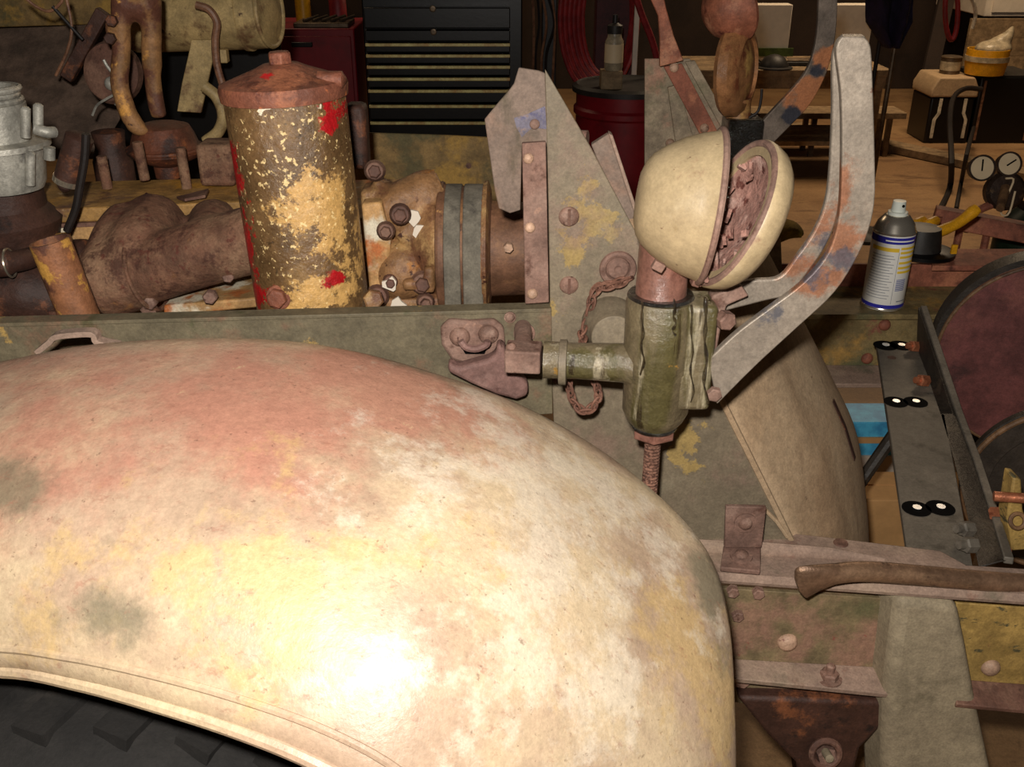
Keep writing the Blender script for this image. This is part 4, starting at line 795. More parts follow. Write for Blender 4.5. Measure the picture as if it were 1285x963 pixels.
# far frame beam
ff = thing('far_frame_rail', 'rusty olive far frame rail carrying the spray can', 'rail', tuple(P(1120, 480, 2.05)))
ledge_z = P(1107, 384, 1.98).z
build('upper_web', MB().prism([P(u, v, 2.1) for u, v in ((300, 352), (934, 352), (935, 332), (1330, 332), (1330, 400), (300, 400))], V((0, .01, 0))), m_farrust, ff, bevel=.0015)
build('top_angle', MB().prism([P(1170, 312, 2.14), P(1330, 312, 2.14), P(1330, 334, 2.06), P(1170, 334, 2.06)], V((0, 0, -.012))), m_farrust, ff, bevel=.002)
build('ledge', MB().prism([V((P(900, 384, 2.1).x, 2.1, ledge_z)), V((1.3, 2.1, ledge_z)), V((1.3, 1.93, ledge_z)), V((P(900, 384, 1.93).x, 1.93, ledge_z))], V((0, 0, -.012))), m_farolive, ff, bevel=.002)
build('lower_web', MB().prism([P(u, v, 1.95) for u, v in ((940, 394), (1300, 392), (1300, 480), (940, 480))], V((0, .01, 0))), m_farolive, ff, bevel=.0015)
build('bottom_flange', MB().prism([P(1000, 458, 1.95), P(1300, 458, 1.95), P(1300, 482, 1.88), P(1000, 482, 1.88)], V((0, 0, -.01))), m_dust, ff, bevel=.002)
for u, v in ((1110, 408), (1088, 450), (1098, 465)): build('bolt', MB().dome(P(u, v, 1.95), -Y_, .013, .01), m_farrust, ff)
# spray can
CY = 1.99; k = px(1107, 330, CY); cr_ = 25.5 * k
cb_ = V((P(1107, 380, CY).x, CY, ledge_z)); ctop = P(1116, 290, CY).z - ledge_z
can = thing('spray_can', 'white aerosol can with blue bands and yellow print, on the far rail', 'spray can', tuple(cb_))
build('body', MB().lathe(cb_, Z_, [(0, 0), (0, cr_ * .96), (.003, cr_), (ctop, cr_), (ctop, 0)], 48), m_canwhite, can)
build('base_rim', MB().torus(cb_ + Z_ * .004, Z_, cr_, .0025, 40, 8), m_cansteel, can)
build('shoulder', MB().lathe(cb_ + Z_ * ctop, Z_, [(0, cr_), (.003, cr_ * 1.02), (.006, cr_ * .97), (.02, cr_ * .86), (.034, cr_ * .6), (.036, cr_ * .5), (.036, 0)], 48), m_cansteel, can)
noz = build('nozzle', MB().lathe(cb_ + Z_ * (ctop + .034), Z_, [(0, cr_ * .48), (.008, cr_ * .46), (.009, cr_ * .34), (.03, cr_ * .30), (.031, 0)], 24), m_cap, can)
build('spray_hole', MB().lathe(cb_ + Z_ * (ctop + .056) + V((.3, -1, 0)).normalized() * cr_ * .3, V((.3, -1, 0)), [(0, .003), (.002, .003), (.002, 0)], 12), m_flat_black, noz)
def patch(name, a0, a1, h0, h1, mt, e=.0005, n=18):
    rr = cr_ + e; A = []; B = []
    for i in range(n + 1):
        a = math.radians(a0 + (a1 - a0) * i / n); d = V((math.sin(a), -math.cos(a), 0)); A.append(cb_ + d * rr + Z_ * ctop * h0); B.append(cb_ + d * rr + Z_ * ctop * h1)
    b = MB(); m_ = len(A); b.add(A + B, [(i, i + 1, m_ + i + 1, m_ + i) for i in range(m_ - 1)]); return build(name, b, mt, can)
patch('top_band', -180, 180, .90, .985, m_canblue, n=48); patch('bottom_band', -180, 180, .03, .085, m_canblue, n=48)
patch('yellow_heading', -80, 0, .80, .85, m_canyellow)
for h in (.83, .775, .715, .64, .575, .515): patch('yellow_line', 4, 62, h, h + .032, m_canyellow)
for i in range(16): patch('small_print', -75, -12 + 6 * math.sin(i * 2.3), .74 - i * .038, .748 - i * .038, m_cantext, n=10)
for i in range(9): patch('barcode_bar', 6, 36, .28 + i * .018, .29 + i * .018, m_canbar, .0006, 8)
patch('divider_line', 0, 1.2, .1, .8, m_cantext, n=2); patch('maker_line', 16, 50, .125, .14, m_cantext, n=8)
patch('lettering', -40, 45, .932, .95, m_canwhite, .0009)

# ================================================================ WINCH AT THE FRONT RIGHT
ZP = .815
sl = thing('slotted_crossplate', 'grey steel crossplate with three black double holes, beside the winch', 'plate', tuple(PZ(1165, 560, ZP - .05)))
pl = [PZ(u, v, ZP) for u, v in ((1100, 433), (1155, 431), (1182, 500), (1222, 716), (1142, 716), (1116, 540))]
build('plate', MB().prism(pl, V((0, 0, -.010))), m_plate, sl, bevel=.0015)
def dbl(c1, c2, r):
    q_ = MB()
    for c in (c1, c2): q_.lathe(PZ(*c, ZP) + Z_ * .0002, Z_, [(0, r * 1.35), (.0006, r * 1.35), (.0006, 0)], 24)
    m1, m2 = PZ(*c1, ZP), PZ(*c2, ZP); mid = (m1 + m2) / 2; q_.box(mid + Z_ * .0003, (m2 - m1).length, r * 1.5, .0006, Matrix.Rotation(math.atan2(m2.y - m1.y, m2.x - m1.x), 3, 'Z'))
    h = build('black_double_hole', q_, m_flat_black, sl)  # black discs laid on the plate stand for the dark of open holes
    for c in (c1, c2): build('drilled_hole', MB().lathe(PZ(*c, ZP) + V((.002, .003, .0012)), Z_, [(0, r * .42), (.0005, r * .42), (.0005, 0)], 16), m_shine, h)
dbl((1111, 434), (1131, 434), .017); dbl((1124, 505), (1149, 505), .015); dbl((1150, 639), (1180, 638), .015)
build('rust_spot', MB().lathe(PZ(1119, 449, ZP), Z_, [(0, .008), (.0006, .008), (.0006, 0)], 16), m_redbrown, sl)
# upright angle rail
ar = thing('winch_side_rail', 'dark greasy angle rail standing along the slotted crossplate', 'rail', tuple(PZ(1200, 560, ZP)))
n0 = [PZ(u, v, ZP) for u, v in ((1150, 436), (1163, 470), (1180, 520), (1196, 575), (1212, 640), (1228, 712))]
tt = [P(u, v, n.y + .0) for (u, v), n in zip(((1152, 386), (1170, 440), (1196, 520), (1218, 580), (1240, 650), (1256, 704)), n0)]
build('upright_web', MB().ribbon(n0, tt, V((.008, 0, 0))), m_dark, ar, bevel=.001)
build('top_edge', MB().sweep([p + V((.010, 0, 0)) for p in tt], X_, .012, .010), m_plate, ar, bevel=.0015)
for (u, v, mt) in ((1151, 435, m_copper), (1162, 478, m_copper), (1217, 664, m_plate), (1221, 684, m_plate)):
    o_ = P(u, v, PZ(u, v, ZP).y - .02); b = MB().hexa(o_, V((-1, -.3, .2)), .011, .016); b.lathe(o_, V((-1, -.3, .2)), [(0, .006), (.024, .006), (.024, 0)], 12); build('bolt', b, mt, ar)
# drum
wd_ = thing('winch_drum', 'oxblood winch drum with round flanges at the right edge', 'winch', tuple(P(1300, 560, 1.5)))
k = px(1290, 450, 1.74); wc = P(1312, 455, 1.74)
build('large_flange', MB().lathe(wc, TRV, [(0, 0), (0, 126 * k), (.004, 129 * k), (.014, 129 * k), (.016, 126 * k), (.016, 0)], 64), m_drum, wd_)
build('flange_rim', MB().torus(wc + TRV * .004, TRV, 128 * k, .004, 64, 8), m_rim, wd_)
build('brake_band', MB().lathe(wc + TRV * .03, TRV, [(0, 116 * k), (0, 133 * k), (.05, 133 * k), (.05, 116 * k)], 64), m_dark, wd_)
wc2 = P(1332, 618, 1.42); k2_ = k; k = px(1290, 600, 1.42)
build('end_flange', MB().lathe(wc2, TRV, [(0, 86 * k), (0, 114 * k), (.006, 118 * k), (.02, 118 * k), (.022, 110 * k), (.022, 0), (.014, 0), (.014, 86 * k)], 56), m_dark, wd_)
build('end_rim', MB().torus(wc2, TRV, 114 * k, .005, 56, 8), m_rim, wd_)
build('barrel', MB().tube([wc2 + TRV * .02, wc + V((.04, 0, 0))], 30 * k, 28), m_darkcast, wd_)
cf_ = thing('copper_fitting', 'copper pipe fitting on a yellow lug before the winch end flange', 'fitting', tuple(P(1268, 690, 1.1)))
build('tee', MB().tube([P(1247, 623, 1.15), P(1290, 626, 1.14)], 6.5 * px(1260, 620, 1.15), 12), m_copper, cf_)
build('lug', MB().prism([P(u, v, 1.15) for u, v in ((1272, 600), (1282, 602), (1284, 640), (1300, 690), (1270, 692), (1264, 650))], V((0, .03, 0))), m_yellow, cf_, bevel=.003)
build('ring', MB().torus(P(1277, 654, 1.14), V((0, -1, .5)), .010, .003, 20), m_rim, cf_)
build('orange_reflection', MB().prism([P(1240, 640, 1.2), P(1262, 640, 1.2), P(1268, 702, 1.14), P(1252, 706, 1.14)], V((.004, .004, .002))), m_copper, cf_)  # thin copper-coloured sheet draws an orange reflection
build('riser', MB().tube([P(1274, 602, 1.16), P(1275, 640, 1.16)], .005, 10), m_copper, cf_)
# boxes on the floor under the frame
bx = thing('cardboard_box', 'brown cardboard box on the floor seen between the frame plates', 'box', (.98, 2.0, 0))
b0 = P(1110, 594, 2.06)
build('carton', MB().box((b0.x + .02, 2.0, b0.z / 2), .36, .12, b0.z), m_card, bx, bevel=.003)
for sd_ in (-1, 1): build('flap', MB().box((b0.x + .02, 2.0 + sd_ * .031, b0.z + .002), .35, .056, .004), m_card, bx)
bb = thing('blue_box', 'sky-blue printed box on the floor, under the far frame rail', 'box', (1.1, 2.6, 0))
b1 = P(1090, 522, 2.5)
build('carton', MB().box((b1.x, 2.52, b1.z / 2), .24, .12, b1.z), m_blue, bb, bevel=.003)
build('brown_strip', MB().box((b1.x, 2.457, b1.z - .055), .241, .006, .018), m_card, bb); build('white_band', MB().box((b1.x, 2.457, b1.z - .15), .241, .006, .09), m_white, bb)
ba = thing('brace_rod', 'dark diagonal brace rod above the cardboard box', 'bar', tuple(P(1080, 610, 1.6)))
build('rod', MB().tube([P(1078, 608, 1.6), P(1122, 545, 1.62), P(1168, 484, 1.64)], .012, 10), m_dark, ba)

# ================================================================ WORKSHOP BEHIND
def fbox(u0, u1, v0, Y, depth, z0=0.0):      # a box standing at depth Y: left / right pixel edges, top pixel edge
    a, b = P(u0, v0, Y), P(u1, v0, Y); return V(((a.x + b.x) / 2, Y + depth / 2, (a.z + z0) / 2)), b.x - a.x, depth, a.z - z0
# ---- black tool chest
TY = 4.4
c, w, d, h = fbox(447, 656, -60, TY, .5)
tc_ = thing('tool_chest', 'tall black tool chest with pale drawer trims, in the background', 'tool chest', (c.x, c.y, 0))
build('body', MB().box(c + V((0, .03, 0)), w, d - .06, h - .10), m_black, tc_, bevel=.006)
for s in (-1, 1):
    for t in (-1, 1): build('caster', MB().lathe((c.x + s * w * .4, c.y + t * .15, .05), X_, [(-.015, 0), (-.015, .05), (.015, .05), (.015, 0)], 20), m_grey, tc_)
dl = [8, 36, 52, 66, 80, 95, 110, 129, 150, 176, 210, 250]
xs0, xs1 = P(460, 60, TY).x, P(640, 60, TY).x
for i in range(len(dl) - 1):
    z1_, z0_ = P(550, dl[i], TY).z - .004, P(550, dl[i + 1], TY).z + .004
    dr = build('drawer', MB().box(((xs0 + xs1) / 2, TY + .005, (z0_ + z1_) / 2), xs1 - xs0, .05, z1_ - z0_), m_black, tc_, bevel=.003)
    if 2 <= i <= 8: build('handle_trim', MB().box(((xs0 + xs1) / 2, TY - .026, z1_ - .006), xs1 - xs0, .018, .012), m_handle, dr, bevel=.002)
for u, v in ((543, 11), (544, 40)): build('lock', MB().lathe(P(u, v, TY - .02), -Y_, [(0, .014), (.006, .013), (.008, .006), (.006, 0)], 20), m_steelpole, tc_)
# ---- red cabinet with clutter
c, w, d, h = fbox(330, 444, 36, 4.55, .45)
rc_ = thing('red_cabinet', 'dark red workshop cabinet standing left of the black tool chest', 'cabinet', (c.x, c.y, 0))
build('body', MB().box(c, w, d, h), m_red, rc_, bevel=.006)
build('door', MB().box((c.x, c.y - d / 2 - .008, h / 2), w - .03, .016, h - .06), m_red, rc_, bevel=.003)
build('handle', MB().box(P(379, 56, 4.52), .09, .02, .02), m_black, rc_, bevel=.003)
ct = c.z + h / 2
q = thing('tool_tray', 'open metal tray of small tools on the red cabinet', 'tray', (c.x + .05, c.y - .1, ct))
build('pan', MB().box((c.x + .05, c.y - .1, ct + .01), .24, .2, .02), m_steelpole, q, bevel=.004)
for i in range(5):
    a = V((c.x - .03 + i * .04, c.y - .16, ct + .025)); build('tool', MB().tube([a, a + V((.05, .08, .012))], .008, 8), m_steelpole, q)
bt_ = MB().lathe((c.x - .07, c.y + .05, ct), Z_, [(0, 0), (0, .035), (.10, .035), (.12, .02), (.14, .012), (.14, 0)], 20); tag(build('oil_bottle', bt_, m_bagyellow), 'small yellow bottle on the red cabinet', 'bottle')
bt_ = MB().lathe((c.x + .08, c.y + .1, ct), Z_, [(0, 0), (0, .04), (.09, .04), (.12, .022), (.16, .02), (.16, 0)], 20); tag(build('spray_bottle', bt_, m_redhose), 'small red bottle on the red cabinet', 'bottle')
# ---- cables and post right of chest
cb2 = thing('cable_post', 'dark upright post draped with cables, right of the tool chest', 'post', tuple(PZ(690, 300, 0)))
pxw = P(690, 40, 4.75).x
build('post', MB().box((pxw, 4.85, .85), .07, .07, 1.7), m_grey, cb2, bevel=.006)
build('foot', MB().box((pxw, 4.85, .02), .16, .16, .04), m_grey, cb2, bevel=.006)
for i in range(5):
    pts = [P(668 + 6 * i, -10, 4.6), P(672 + 6 * i + random.uniform(-4, 6), 30, 4.58), P(670 + 6 * i + random.uniform(-4, 6), 70, 4.58), P(668 + 6 * i, 112 + random.uniform(-20, 14), 4.6)]
    build('cable', MB().tube(spline(pts, 20), .006, 6), m_wire if i % 2 else m_pipe, cb2)
# ---- red hose coil hung on a maroon column
cl = thing('maroon_column', 'maroon upright column behind the red hose coil', 'column', tuple(P(772, 110, 4.9)))
xc = P(772, 50, 4.9).x; build('column', MB().box((xc, 4.95, 1.1), .19, .1, 2.2), m_darkred, cl, bevel=.006)
build('foot', MB().box((xc, 4.95, .01), .3, .25, .02), m_darkred, cl)
hs = thing('red_hose_coil', 'coil of red air hose hanging above the red drum', 'hose', tuple(P(735, 112, 4.6)))
for i in range(6):
    cc = P(752 + i * 2, 20, 4.6 + i * .02); rx = .17 - .012 * i
    build('loop', MB().tube([cc + V((rx * math.cos(a), .02 * math.sin(a * 2), (.33 - .015 * i) * math.sin(a))) for a in [2 * math.pi * j / 40 for j in range(40)]], .011, 8, close=True), m_redhose, hs)
build('hook', MB().tube(spline([P(752, -62, 4.85), P(752, -66, 4.7), P(752, -60, 4.56)], 8), .01, 8), m_steelpole, hs)
hs2 = thing('red_hose', 'red hose slanting down beside the white pole, above the far gusset', 'hose', tuple(P(830, 70, 4.4)))
build('hose', MB().tube(spline([P(u, v, 4.4) for u, v in ((796, -10), (806, 20), (818, 50), (826, 80))], 16), .014, 8), m_redhose, hs2)
# ---- red drum
dY = 4.0; dz = P(780, 116, dY).z
dr_ = thing('red_drum', 'dark red drum with a black lid, behind the gusset plate', 'drum', (P(793, 116, dY).x, dY + .2, 0))
do = V((P(793, 116, dY).x, dY + .2, 0))
build('shell', MB().lathe(do, Z_, [(0, 0), (0, .205), (.02, .21), (.3, .205), (.31, .215), (.33, .215), (.34, .205), (dz - .12, .205), (dz - .11, .215), (dz - .09, .215), (dz - .08, .205), (dz - .02, .205), (dz - .02, 0)], 48), m_red, dr_)
build('lid', MB().lathe(do + Z_ * (dz - .025), Z_, [(0, .21), (0, .222), (.02, .222), (.03, .205), (.022, .19), (.022, 0)], 48), m_grey, dr_)
lz = dz - .003
wbx = tag(build('wood_block', MB().box(V((P(770, 105, dY).x, dY + .12, lz + .035)), .085, .085, .07), m_wood, bevel=.003), 'small wooden block on the red drum lid', 'block')
jr = thing('glass_jar', 'small jar with a dark top on the wooden block', 'jar', (P(773, 95, dY).x, dY + .12, lz + .07)); jo = V(jr.location)
build('glass', MB().lathe(jo, Z_, [(0, 0), (0, .034), (.01, .037), (.11, .036), (.125, .028), (.14, .027), (.14, 0)], 24), m_clear, jr)
build('label_band', MB().lathe(jo + Z_ * .03, Z_, [(0, .0375), (.07, .0375)], 24), m_gauge, jr)
build('cap', MB().lathe(jo + Z_ * .138, Z_, [(0, .03), (.03, .03), (.04, .012), (.07, .01), (.07, 0)], 20), m_grey, jr)
wpz = thing('white_pole', 'thin off-white upright pole right of the jar', 'pole', (P(797, 60, 4.52).x, 4.52, 0))
build('pole', MB().box((P(797, 60, 4.52).x, 4.52, .8), .022, .022, 1.6), m_white, wpz, bevel=.003); build('foot', MB().box((P(797, 60, 4.52).x, 4.52, .01), .1, .1, .02), m_grey, wpz)

# ---- bench with boards, keyboard
BY = 6.2; bz = P(970, 88, BY).z
bn = thing('work_bench', 'low wooden work bench behind the far headlight', 'bench', (P(1000, 100, BY).x, BY + .3, 0))
x0, x1 = P(862, 100, BY).x, P(1118, 100, BY).x
for i in range(3): build('top_plank', MB().box(((x0 + x1) / 2, BY + .1 + i * .2, bz - .02), x1 - x0, .194, .04), m_wood, bn, bevel=.003)
build('apron', MB().box(((x0 + x1) / 2, BY + .02, bz - .075), x1 - x0 - .05, .025, .07), m_wood, bn, bevel=.003)
for xx in (x0 + .06, x1 - .06):
    for yy in (.06, .5): build('leg', MB().box((xx, BY + yy, bz / 2 - .02), .06, .06, bz - .04), m_wood, bn, bevel=.003)
build('lower_shelf', MB().box(((x0 + x1) / 2, BY + .3, .22), x1 - x0 - .06, .5, .03), m_wood, bn, bevel=.003)
def board(u0, u1, v0, v1, lab):
    a, b = P(u0, v0, BY + .4), P(u1, v1, BY + .4)
    t = thing('white_carton', lab, 'carton', ((a.x + b.x) / 2, BY + .45, bz)); 
    build('carton', MB().box(((a.x + b.x) / 2, BY + .46, (a.z + bz) / 2), b.x - a.x, .12, a.z - bz), m_white, t, bevel=.004)
    return t
t = board(936, 989, 6, 60, 'off-white carton on the bench beside the far headlight'); build('green_base', MB().box((t.location.x + .02, BY + .395, bz + .05), .32, .012, .05), m_green, t)
board(1046, 1090, 6, 60, 'off-white carton on the bench behind the near brush guard')
kb = thing('keyboard', 'dark keyboard lying on the bench below the white carton', 'keyboard', (P(986, 75, BY + .2).x, BY + .22, bz))
ko = V(kb.location); build('case', MB().box(ko + V((0, 0, .012)), .36, .14, .024), m_grey, kb, bevel=.004)
for r in range(4): build('key_row', MB().box(ko + V((0, -.045 + r * .03, .028)), .33, .022, .010), m_steelpole, kb, bevel=.002)
ms_ = thing('peaked_cap', 'dark rounded cap on the bench edge below the keyboard', 'cap', (P(970, 92, BY + .1).x, BY + .1, bz)); mo = V(ms_.location)
build('dome', MB().lathe(mo, Z_, [(0, 0), (0, .09), (.02, .088), (.06, .06), (.075, .025), (.08, 0)], 24), m_grey, ms_); build('brim', MB().lathe(mo + V((0, -.03, 0)), Z_, [(0, .105), (.008, .105), (.01, .08), (.01, 0)], 24), m_grey, ms_)
# low trestle on the floor
T0 = PZ(1016, 196, 0); tz = P(1016, 141, T0.y).z
ts = thing('low_trestle', 'low plank trestle on the floor in front of the bench', 'trestle', tuple(T0))
x0, x1 = P(900, 150, T0.y).x, P(1135, 150, T0.y).x
build('plank', MB().box(((x0 + x1) / 2, T0.y + .1, tz - .02), x1 - x0, .26, .04), m_wood, ts, bevel=.003)
for xx in (x0 + .15, T0.x, x1 - .1):
    for yy in (0.0, .2): build('leg', MB().box((xx, T0.y + yy, tz / 2 - .02), .035, .035, tz - .04), m_steelpole, ts, bevel=.003)
# long board sloping on the floor
pa, pb_ = PZ(1105, 178, .02), PZ(1238, 214, .02)
lbq = thing('floor_board', 'long wooden board lying on the floor before the cooler', 'board', tuple((pa + pb_) / 2 - Z_ * .02))
build('board', MB().sweep([pa + V((-.5, .5, .01)), pb_ + V((.3, -.3, .01))], V((1, 1, 0)), .16, .05), m_wood, lbq, bevel=.003)
# ---- purple cloth on a stand, poles
pj = thing('purple_cloth', 'dark purple cloth hanging beside the brush guard top', 'cloth', (P(1120, 60, 5.0).x, 5.0, P(1120, 58, 5.0).z))
rows = []
for i in range(14):
    v = -20 + i * 6; rw = []
    for j in range(20):
        t = j / 19; wdt = 62 - 18 * (i / 13) ** 2; u = 1118 + (t - .5) * wdt * (1 if i < 9 else 1 - (i - 8) * .12); p = P(u, v, 5.0); rw.append(p + V((0, .04 * math.sin(t * 14 + i * .2) - .05 * math.cos((t - .5) * 3), 0)))
    rows.append(rw)
build('cloth', MB().grid(rows), m_purple, pj, solid=.006, ang=70)
hx_ = P(1126, 60, 5.0).x
stn = thing('steel_stand', 'thin steel stand with two rods holding the purple cloth', 'stand', (hx_, 5.05, 0))
build('rod', MB().tube([(hx_, 5.05, 0), (hx_ + .01, 5.05, 1.7)], .012, 10), m_steelpole, stn); build('rod', MB().tube([(hx_ - .06, 5.1, .3), (hx_ - .05, 5.1, 1.5)], .010, 10), m_wire, stn)
build('base', MB().lathe((hx_, 5.05, 0), Z_, [(0, 0), (0, .16), (.015, .15), (.02, .03), (.03, .015), (.03, 0)], 28), m_grey, stn)
build('clamp', MB().box((hx_ - .025, 5.075, 1.25), .09, .05, .04), m_steelpole, stn, bevel=.004)
dgp = thing('leaning_plank', 'dark plank leaning against the back wall behind the cooler', 'plank', tuple(PZ(1140, 150, 0)))
build('plank', MB().sweep([PZ(1138, 150, 0) + V((.1, 0, 0)), V((PZ(1190, 120, 0).x, 9.45, 2.2))], X_, .12, .05), m_wall, dgp, bevel=.003)
# ---- cooler
c0_ = PZ(1190, 180, 0); CYc = c0_.y; x0, x1 = P(1166, 140, CYc).x, P(1221, 140, CYc).x; zl, zt = P(1190, 122, CYc).z, P(1190, 97, CYc).z
co = thing('cooler_box', 'black cool box with a beige lid and white straps, on the floor', 'cooler', ((x0 + x1) / 2, CYc + .18, 0))
cxm = (x0 + x1) / 2; ww = x1 - x0
build('tub', MB().box((cxm, CYc + .18, zl / 2), ww, .36, zl), m_black, co, bevel=.015, seg=3)
build('lid', MB().prism([V((x0 - .01, CYc - .01, zl)), V((x1 + .01, CYc - .01, zl)), V((x1 + .01, CYc - .01, zl + (zt - zl) * .45)), V((x1 - .03, CYc - .01, zt)), V((x0 + .03, CYc - .01, zt)), V((x0 - .01, CYc - .01, zl + (zt - zl) * .45))], V((0, .38, 0))), m_coolerlid, co, bevel=.012, seg=3)
for s in (-1, 1):
    pts = [V((cxm + s * ww * .28, CYc - .006, zl - .01)), V((cxm + s * ww * .28, CYc - .006, zl * .66)), V((cxm + s * ww * .36, CYc - .006, zl * .52)), V((cxm + s * ww * .36, CYc - .006, zl * .12))]
    build('strap', MB().sweep(pts, X_, .022, .008), m_strap, co, bevel=.001)
# ---- black speaker box with yellow tub
c, w, d, h = fbox(1232, 1308, 97, CYc, .45)
sx_ = thing('black_crate', 'black crate on the floor right of the cool box', 'crate', (c.x, c.y, 0))
build('box', MB().box(c, w, d, h), m_black, sx_, bevel=.01); build('top_frame', MB().box((c.x, c.y, h + .006), w * .96, d * .96, .012), m_grey, sx_, bevel=.003)
for s in (-1, 1): build('edge_strip', MB().box((c.x + s * w * .42, c.y - d / 2 - .004, h / 2), .015, .008, h * .9), m_pipe, sx_)
sz = h + .012
yb = thing('yellow_tub', 'yellow plastic tub with a cloudy bag on the black crate', 'tub', (P(1242, 88, CYc).x, CYc + .08, sz)); yo = V(yb.location)
build('tub', MB().lathe(yo, Z_, [(0, 0), (0, .13), (.1, .145), (.17, .14), (.17, .13), (.03, .12), (.03, 0)], 28), m_bagyellow, yb); build('band', MB().lathe(yo + Z_ * .09, Z_, [(0, .147), (.035, .147)], 28), m_clear, yb)
q = MB(); q.sphere(yo + V((.03, 0, .17)), V((.13, .11, .06)), 14, 8); q.tube([yo + V((.07, 0, .2)), yo + V((.12, 0, .26)), yo + V((.15, .02, .32))], [.07, .04, .015], 10); build('bag', q, m_clear, yb, remesh=.015)
pn = thing('paint_tin', 'small grey tin on the beige lid of the cool box', 'tin', (P(1205, 90, CYc).x, CYc + .18, zt)); po = V(pn.location)
build('tin', MB().lathe(po, Z_, [(0, 0), (0, .07), (.11, .07), (.115, .074), (.12, .066), (.115, 0)], 24), m_steelpole, pn); build('label_band', MB().lathe(po + Z_ * .025, Z_, [(0, .071), (.06, .071)], 24), m_clear, pn)
kbn = thing('black_cable', 'black cable looping down from the crate across the floor', 'cable', tuple(PZ(1185, 262, 0)))
pts = [P(1232, 112, CYc - .15), P(1212, 111, CYc - .2), P(1197, 122, CYc - .4), P(1192, 150, CYc - .8), PZ(1194, 200, .2), PZ(1192, 235, .02), PZ(1180, 262, .012), PZ(1168, 285, .012)]
build('cable', MB().tube(spline(pts, 40), .017, 8), m_wire, kbn)
kb2 = thing('black_cable', 'black cable hanging straight, right of the looping one', 'cable', tuple(PZ(1200, 262, 0)))
build('cable', MB().tube(spline([P(1222, 160, CYc - .15), PZ(1214, 190, .25), PZ(1206, 230, .03), PZ(1200, 262, .012)], 30), .013, 8), m_wire, kb2)
rs = thing('red_strap', 'red strap loop hanging at the top right', 'strap', tuple(P(1195, 50, 6.5)))
build('strap', MB().tube([P(1194 + 8 * math.cos(a), 12 + 38 * math.sin(a), 6.5) for a in [2 * math.pi * j / 30 for j in range(30)]], .016, 8, close=True), m_redhose, rs)
hw = thing('hanging_wire', 'pale wire hanging right of the red strap', 'wire', tuple(P(1222, 40, 6.5)))
build('wire', MB().tube(spline([P(u, v, 6.5) for u, v in ((1212, -12), (1222, 4), (1224, 20), (1220, 36))], 14), .012, 8), m_strap, hw)
rk = thing('ceiling_rail', 'dark overhead rail that the strap and wires hang from', 'rail', (1.8, 6.5, 2.2)); 
build('rail', MB().box((2.2, 6.5, 2.0), 3.0, .06, .08), m_grey, rk, bevel=.006)
for xx in (.72, 3.68): build('post', MB().box((xx, 6.5, 1.0), .06, .06, 2.0), m_grey, rk, bevel=.006)
rs_z = P(1194, -26, 6.5).z
wp_ = thing('wall_cabinet', 'off-white cupboard at the top right corner against the wall', 'cupboard', (P(1280, 20, 8.4).x, 8.6, P(1280, 22, 8.4).z))
c, w, d, h = fbox(1254, 1360, -80, 8.4, 1.0, P(1280, 21, 8.4).z); build('cupboard', MB().box((c.x, 8.9, c.z), w, 1.0, h), m_white, wp_, bevel=.008); build('door', MB().box((c.x + .02, 8.392, c.z + .01), w * .9, .016, h * .92), m_white, wp_, bevel=.003)
lw_ = thing('brown_board', 'brown board sheet leaning under the white cupboard', 'board', (P(1270, 80, 8.3).x, 8.3, 0))
c, w, d, h = fbox(1222, 1360, 24, 8.2, .04); build('sheet', MB().box((c.x, 8.25, c.z), w, .04, h), m_wood, lw_, bevel=.003)

# ---- gas regulator on a cylinder, far right
GY = 2.7; k = px(1250, 230, GY)
gc = thing('gas_cylinder', 'dark green gas cylinder at the right edge below the gauges', 'gas cylinder', (P(1300, 300, GY + .1).x, GY + .1, 0)); go = V(gc.location); gz = P(1285, 262, GY).z
m_gas = wmat('dark_green_enamel', '16261a', [], rough=.4, bump=.05)
build('shell', MB().lathe(go, Z_, [(0, 0), (0, .11), (.02, .115), (gz - .12, .115), (gz - .05, .09), (gz - .01, .04), (gz, .03), (gz, 0)], 36), m_gas, gc)
build('valve', MB().lathe(go + Z_ * (gz - .005), Z_, [(0, .022), (.06, .02), (.065, .03), (.08, .03), (.08, 0)], 20), m_gaugebody, gc)
rg = thing('pressure_regulator', 'gas regulator with two round dial gauges, at the right edge', 'regulator', tuple(P(1262, 270, GY - .05)))
build('body', MB().lathe(P(1260, 240, GY - .02), V((-.1, -1, .25)), [(-.05, 0), (-.05, .022), (-.02, 23 * k), (.012, 24 * k), (.02, 20 * k), (.024, 0)], 28), m_gaugebody, rg)
build('adjuster', MB().tube([P(1262, 236, GY - .05), P(1255, 262, GY - .12)], [6 * k, 5 * k], 12), m_rim, rg)
build('spanner_wire', MB().tube(spline([P(u, v, GY - .07) for u, v in ((1262, 224), (1272, 226), (1262, 250), (1256, 268), (1266, 268), (1274, 240))], 18), 1.3 * k, 6), m_gauge, rg)
for u, v, r in ((1232, 211, 15), (1266, 206, 14)):
    n = V((-.1, -1, .3)).normalized(); o_ = P(u, v, GY - .02)
    g = build('gauge', MB().lathe(o_, n, [(-.03, 0), (-.03, r * k * .9), (-.004, r * k * 1.05), (.006, r * k * 1.08), (.006, r * k * .93), (.001, r * k * .92), (.001, 0)], 32), m_gaugebody, rg)
    build('dial', MB().lathe(o_ + n * .0015, n, [(0, r * k * .93), (.001, r * k * .93), (.001, 0)], 32), m_gauge, g)
    u_, w_, _ = frame(n); ndl = o_ + n * .004; upw = (Z_ - n * n.z).normalized(); dirn = upw if u < 1250 else (upw * .6 + X_ * .9).normalized()
    build('needle', MB().sweep([ndl - dirn * r * k * .25, ndl + dirn * r * k * .7], n.cross(dirn), .004, .001), m_flat_black, g)
    build('stem', MB().tube([o_ - n * .02, P(1258, 236, GY)], .009, 10), m_rim, g)
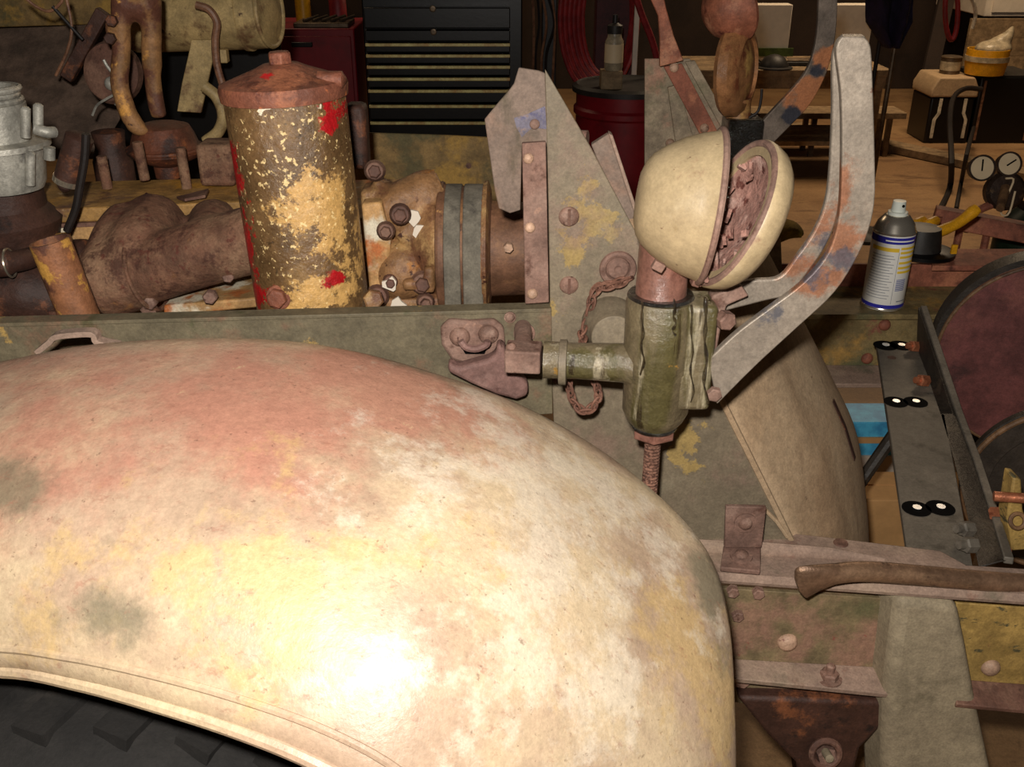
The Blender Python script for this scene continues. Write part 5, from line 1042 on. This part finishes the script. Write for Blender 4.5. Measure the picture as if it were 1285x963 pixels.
build('inlet', MB().tube([P(1262, 244, GY), P(1290, 262, GY + .06), go + Z_ * (gz + .03)], .012, 12), m_gaugebody, rg)
build('outlet', MB().tube(spline([P(1250, 255, GY - .03), P(1232, 262, GY - .03), P(1218, 272, GY - .03), P(1212, 290, GY - .02)], 14), .011, 10), m_farrust, rg)
# ---- rusty low frame and grinder, yellow gloves
rf_ = thing('rusty_stand_frame', 'rusty red steel frame standing beyond the far frame rail', 'stand', (P(1235, 290, 2.5).x, 2.5, 0))
z_ = P(1235, 285, 2.45).z
build('top_bar', MB().sweep([P(1172, 270, 2.5), P(1330, 300, 2.4)], Y_, .05, .045), m_farrust, rf_, bevel=.003)
for u, v in ((1178, 272), (1206, 280), (1240, 286), (1300, 296)):
    p = P(u, v, 2.47); build('leg', MB().tube([p, V((p.x, p.y, 0))], .010, 8), m_farrust, rf_)
gr_ = thing('angle_grinder', 'black disc tool lying on the far frame rail behind the spray can', 'grinder', tuple(P(1160, 330, 2.12)))
k = px(1160, 310, 2.15); zt_ = P(1250, 323, 2.1).z
go2 = V((P(1160, 318, 2.10).x, 2.11, P(1160, 322, 2.10).z))
build('disc', MB().lathe(go2, Z_, [(0, 0), (0, 34 * k), (.004, 38 * k), (.012, 38 * k), (.016, 30 * k), (.016, 0)], 36), m_black, gr_)
build('head', MB().lathe(go2 + V((-.01, 0, .014)), Z_, [(0, 26 * k), (.03, 24 * k), (.05, 22 * k), (.055, 0)], 24), m_grey, gr_)
build('handle', MB().tube(spline([go2 + V((.02, 0, .05)), go2 + V((.07, .01, .07)), go2 + V((.11, .02, .10))], 10), [.015, .013, .013, .012, .012, .012, .012, .013, .014, .012], 12), m_bagyellow, gr_)
build('guard_tab', MB().box(go2 + V((.045, -.05, .03)), .012, .006, .02), m_bagyellow, gr_)
gv = thing('yellow_rag', 'crumpled yellow rag lying behind the headlight', 'rag', tuple(P(985, 305, 2.1)))
q = MB()
for (u, v, rx, rz) in ((975, 292, 18, 8), (990, 284, 14, 7), (968, 298, 10, 6), (1000, 290, 9, 6)): q.sphere(P(u, v, 2.12), V((rx * k, .05, rz * k)), 12, 8)
build('rag', q, wmat('dull_yellow_cloth', '7a6420', [('4a3c14', 30, .5, .66)], rough=.9, bump=.4, gain=1.6), gv, remesh=.01)
tk2 = thing('yellow_tool_handles', 'pair of yellow tool grips behind the spray can', 'tool', tuple(P(1158, 286, 2.16)))
for u in (1150, 1166): build('grip', MB().tube(spline([P(u - 8, 288, 2.16), P(u, 281, 2.16), P(u + 8, 277, 2.18)], 8), .011, 10), m_bagyellow, tk2)
build('jaw', MB().box(P(1150, 296, 2.17), .06, .03, .03), m_dark, tk2, bevel=.004)
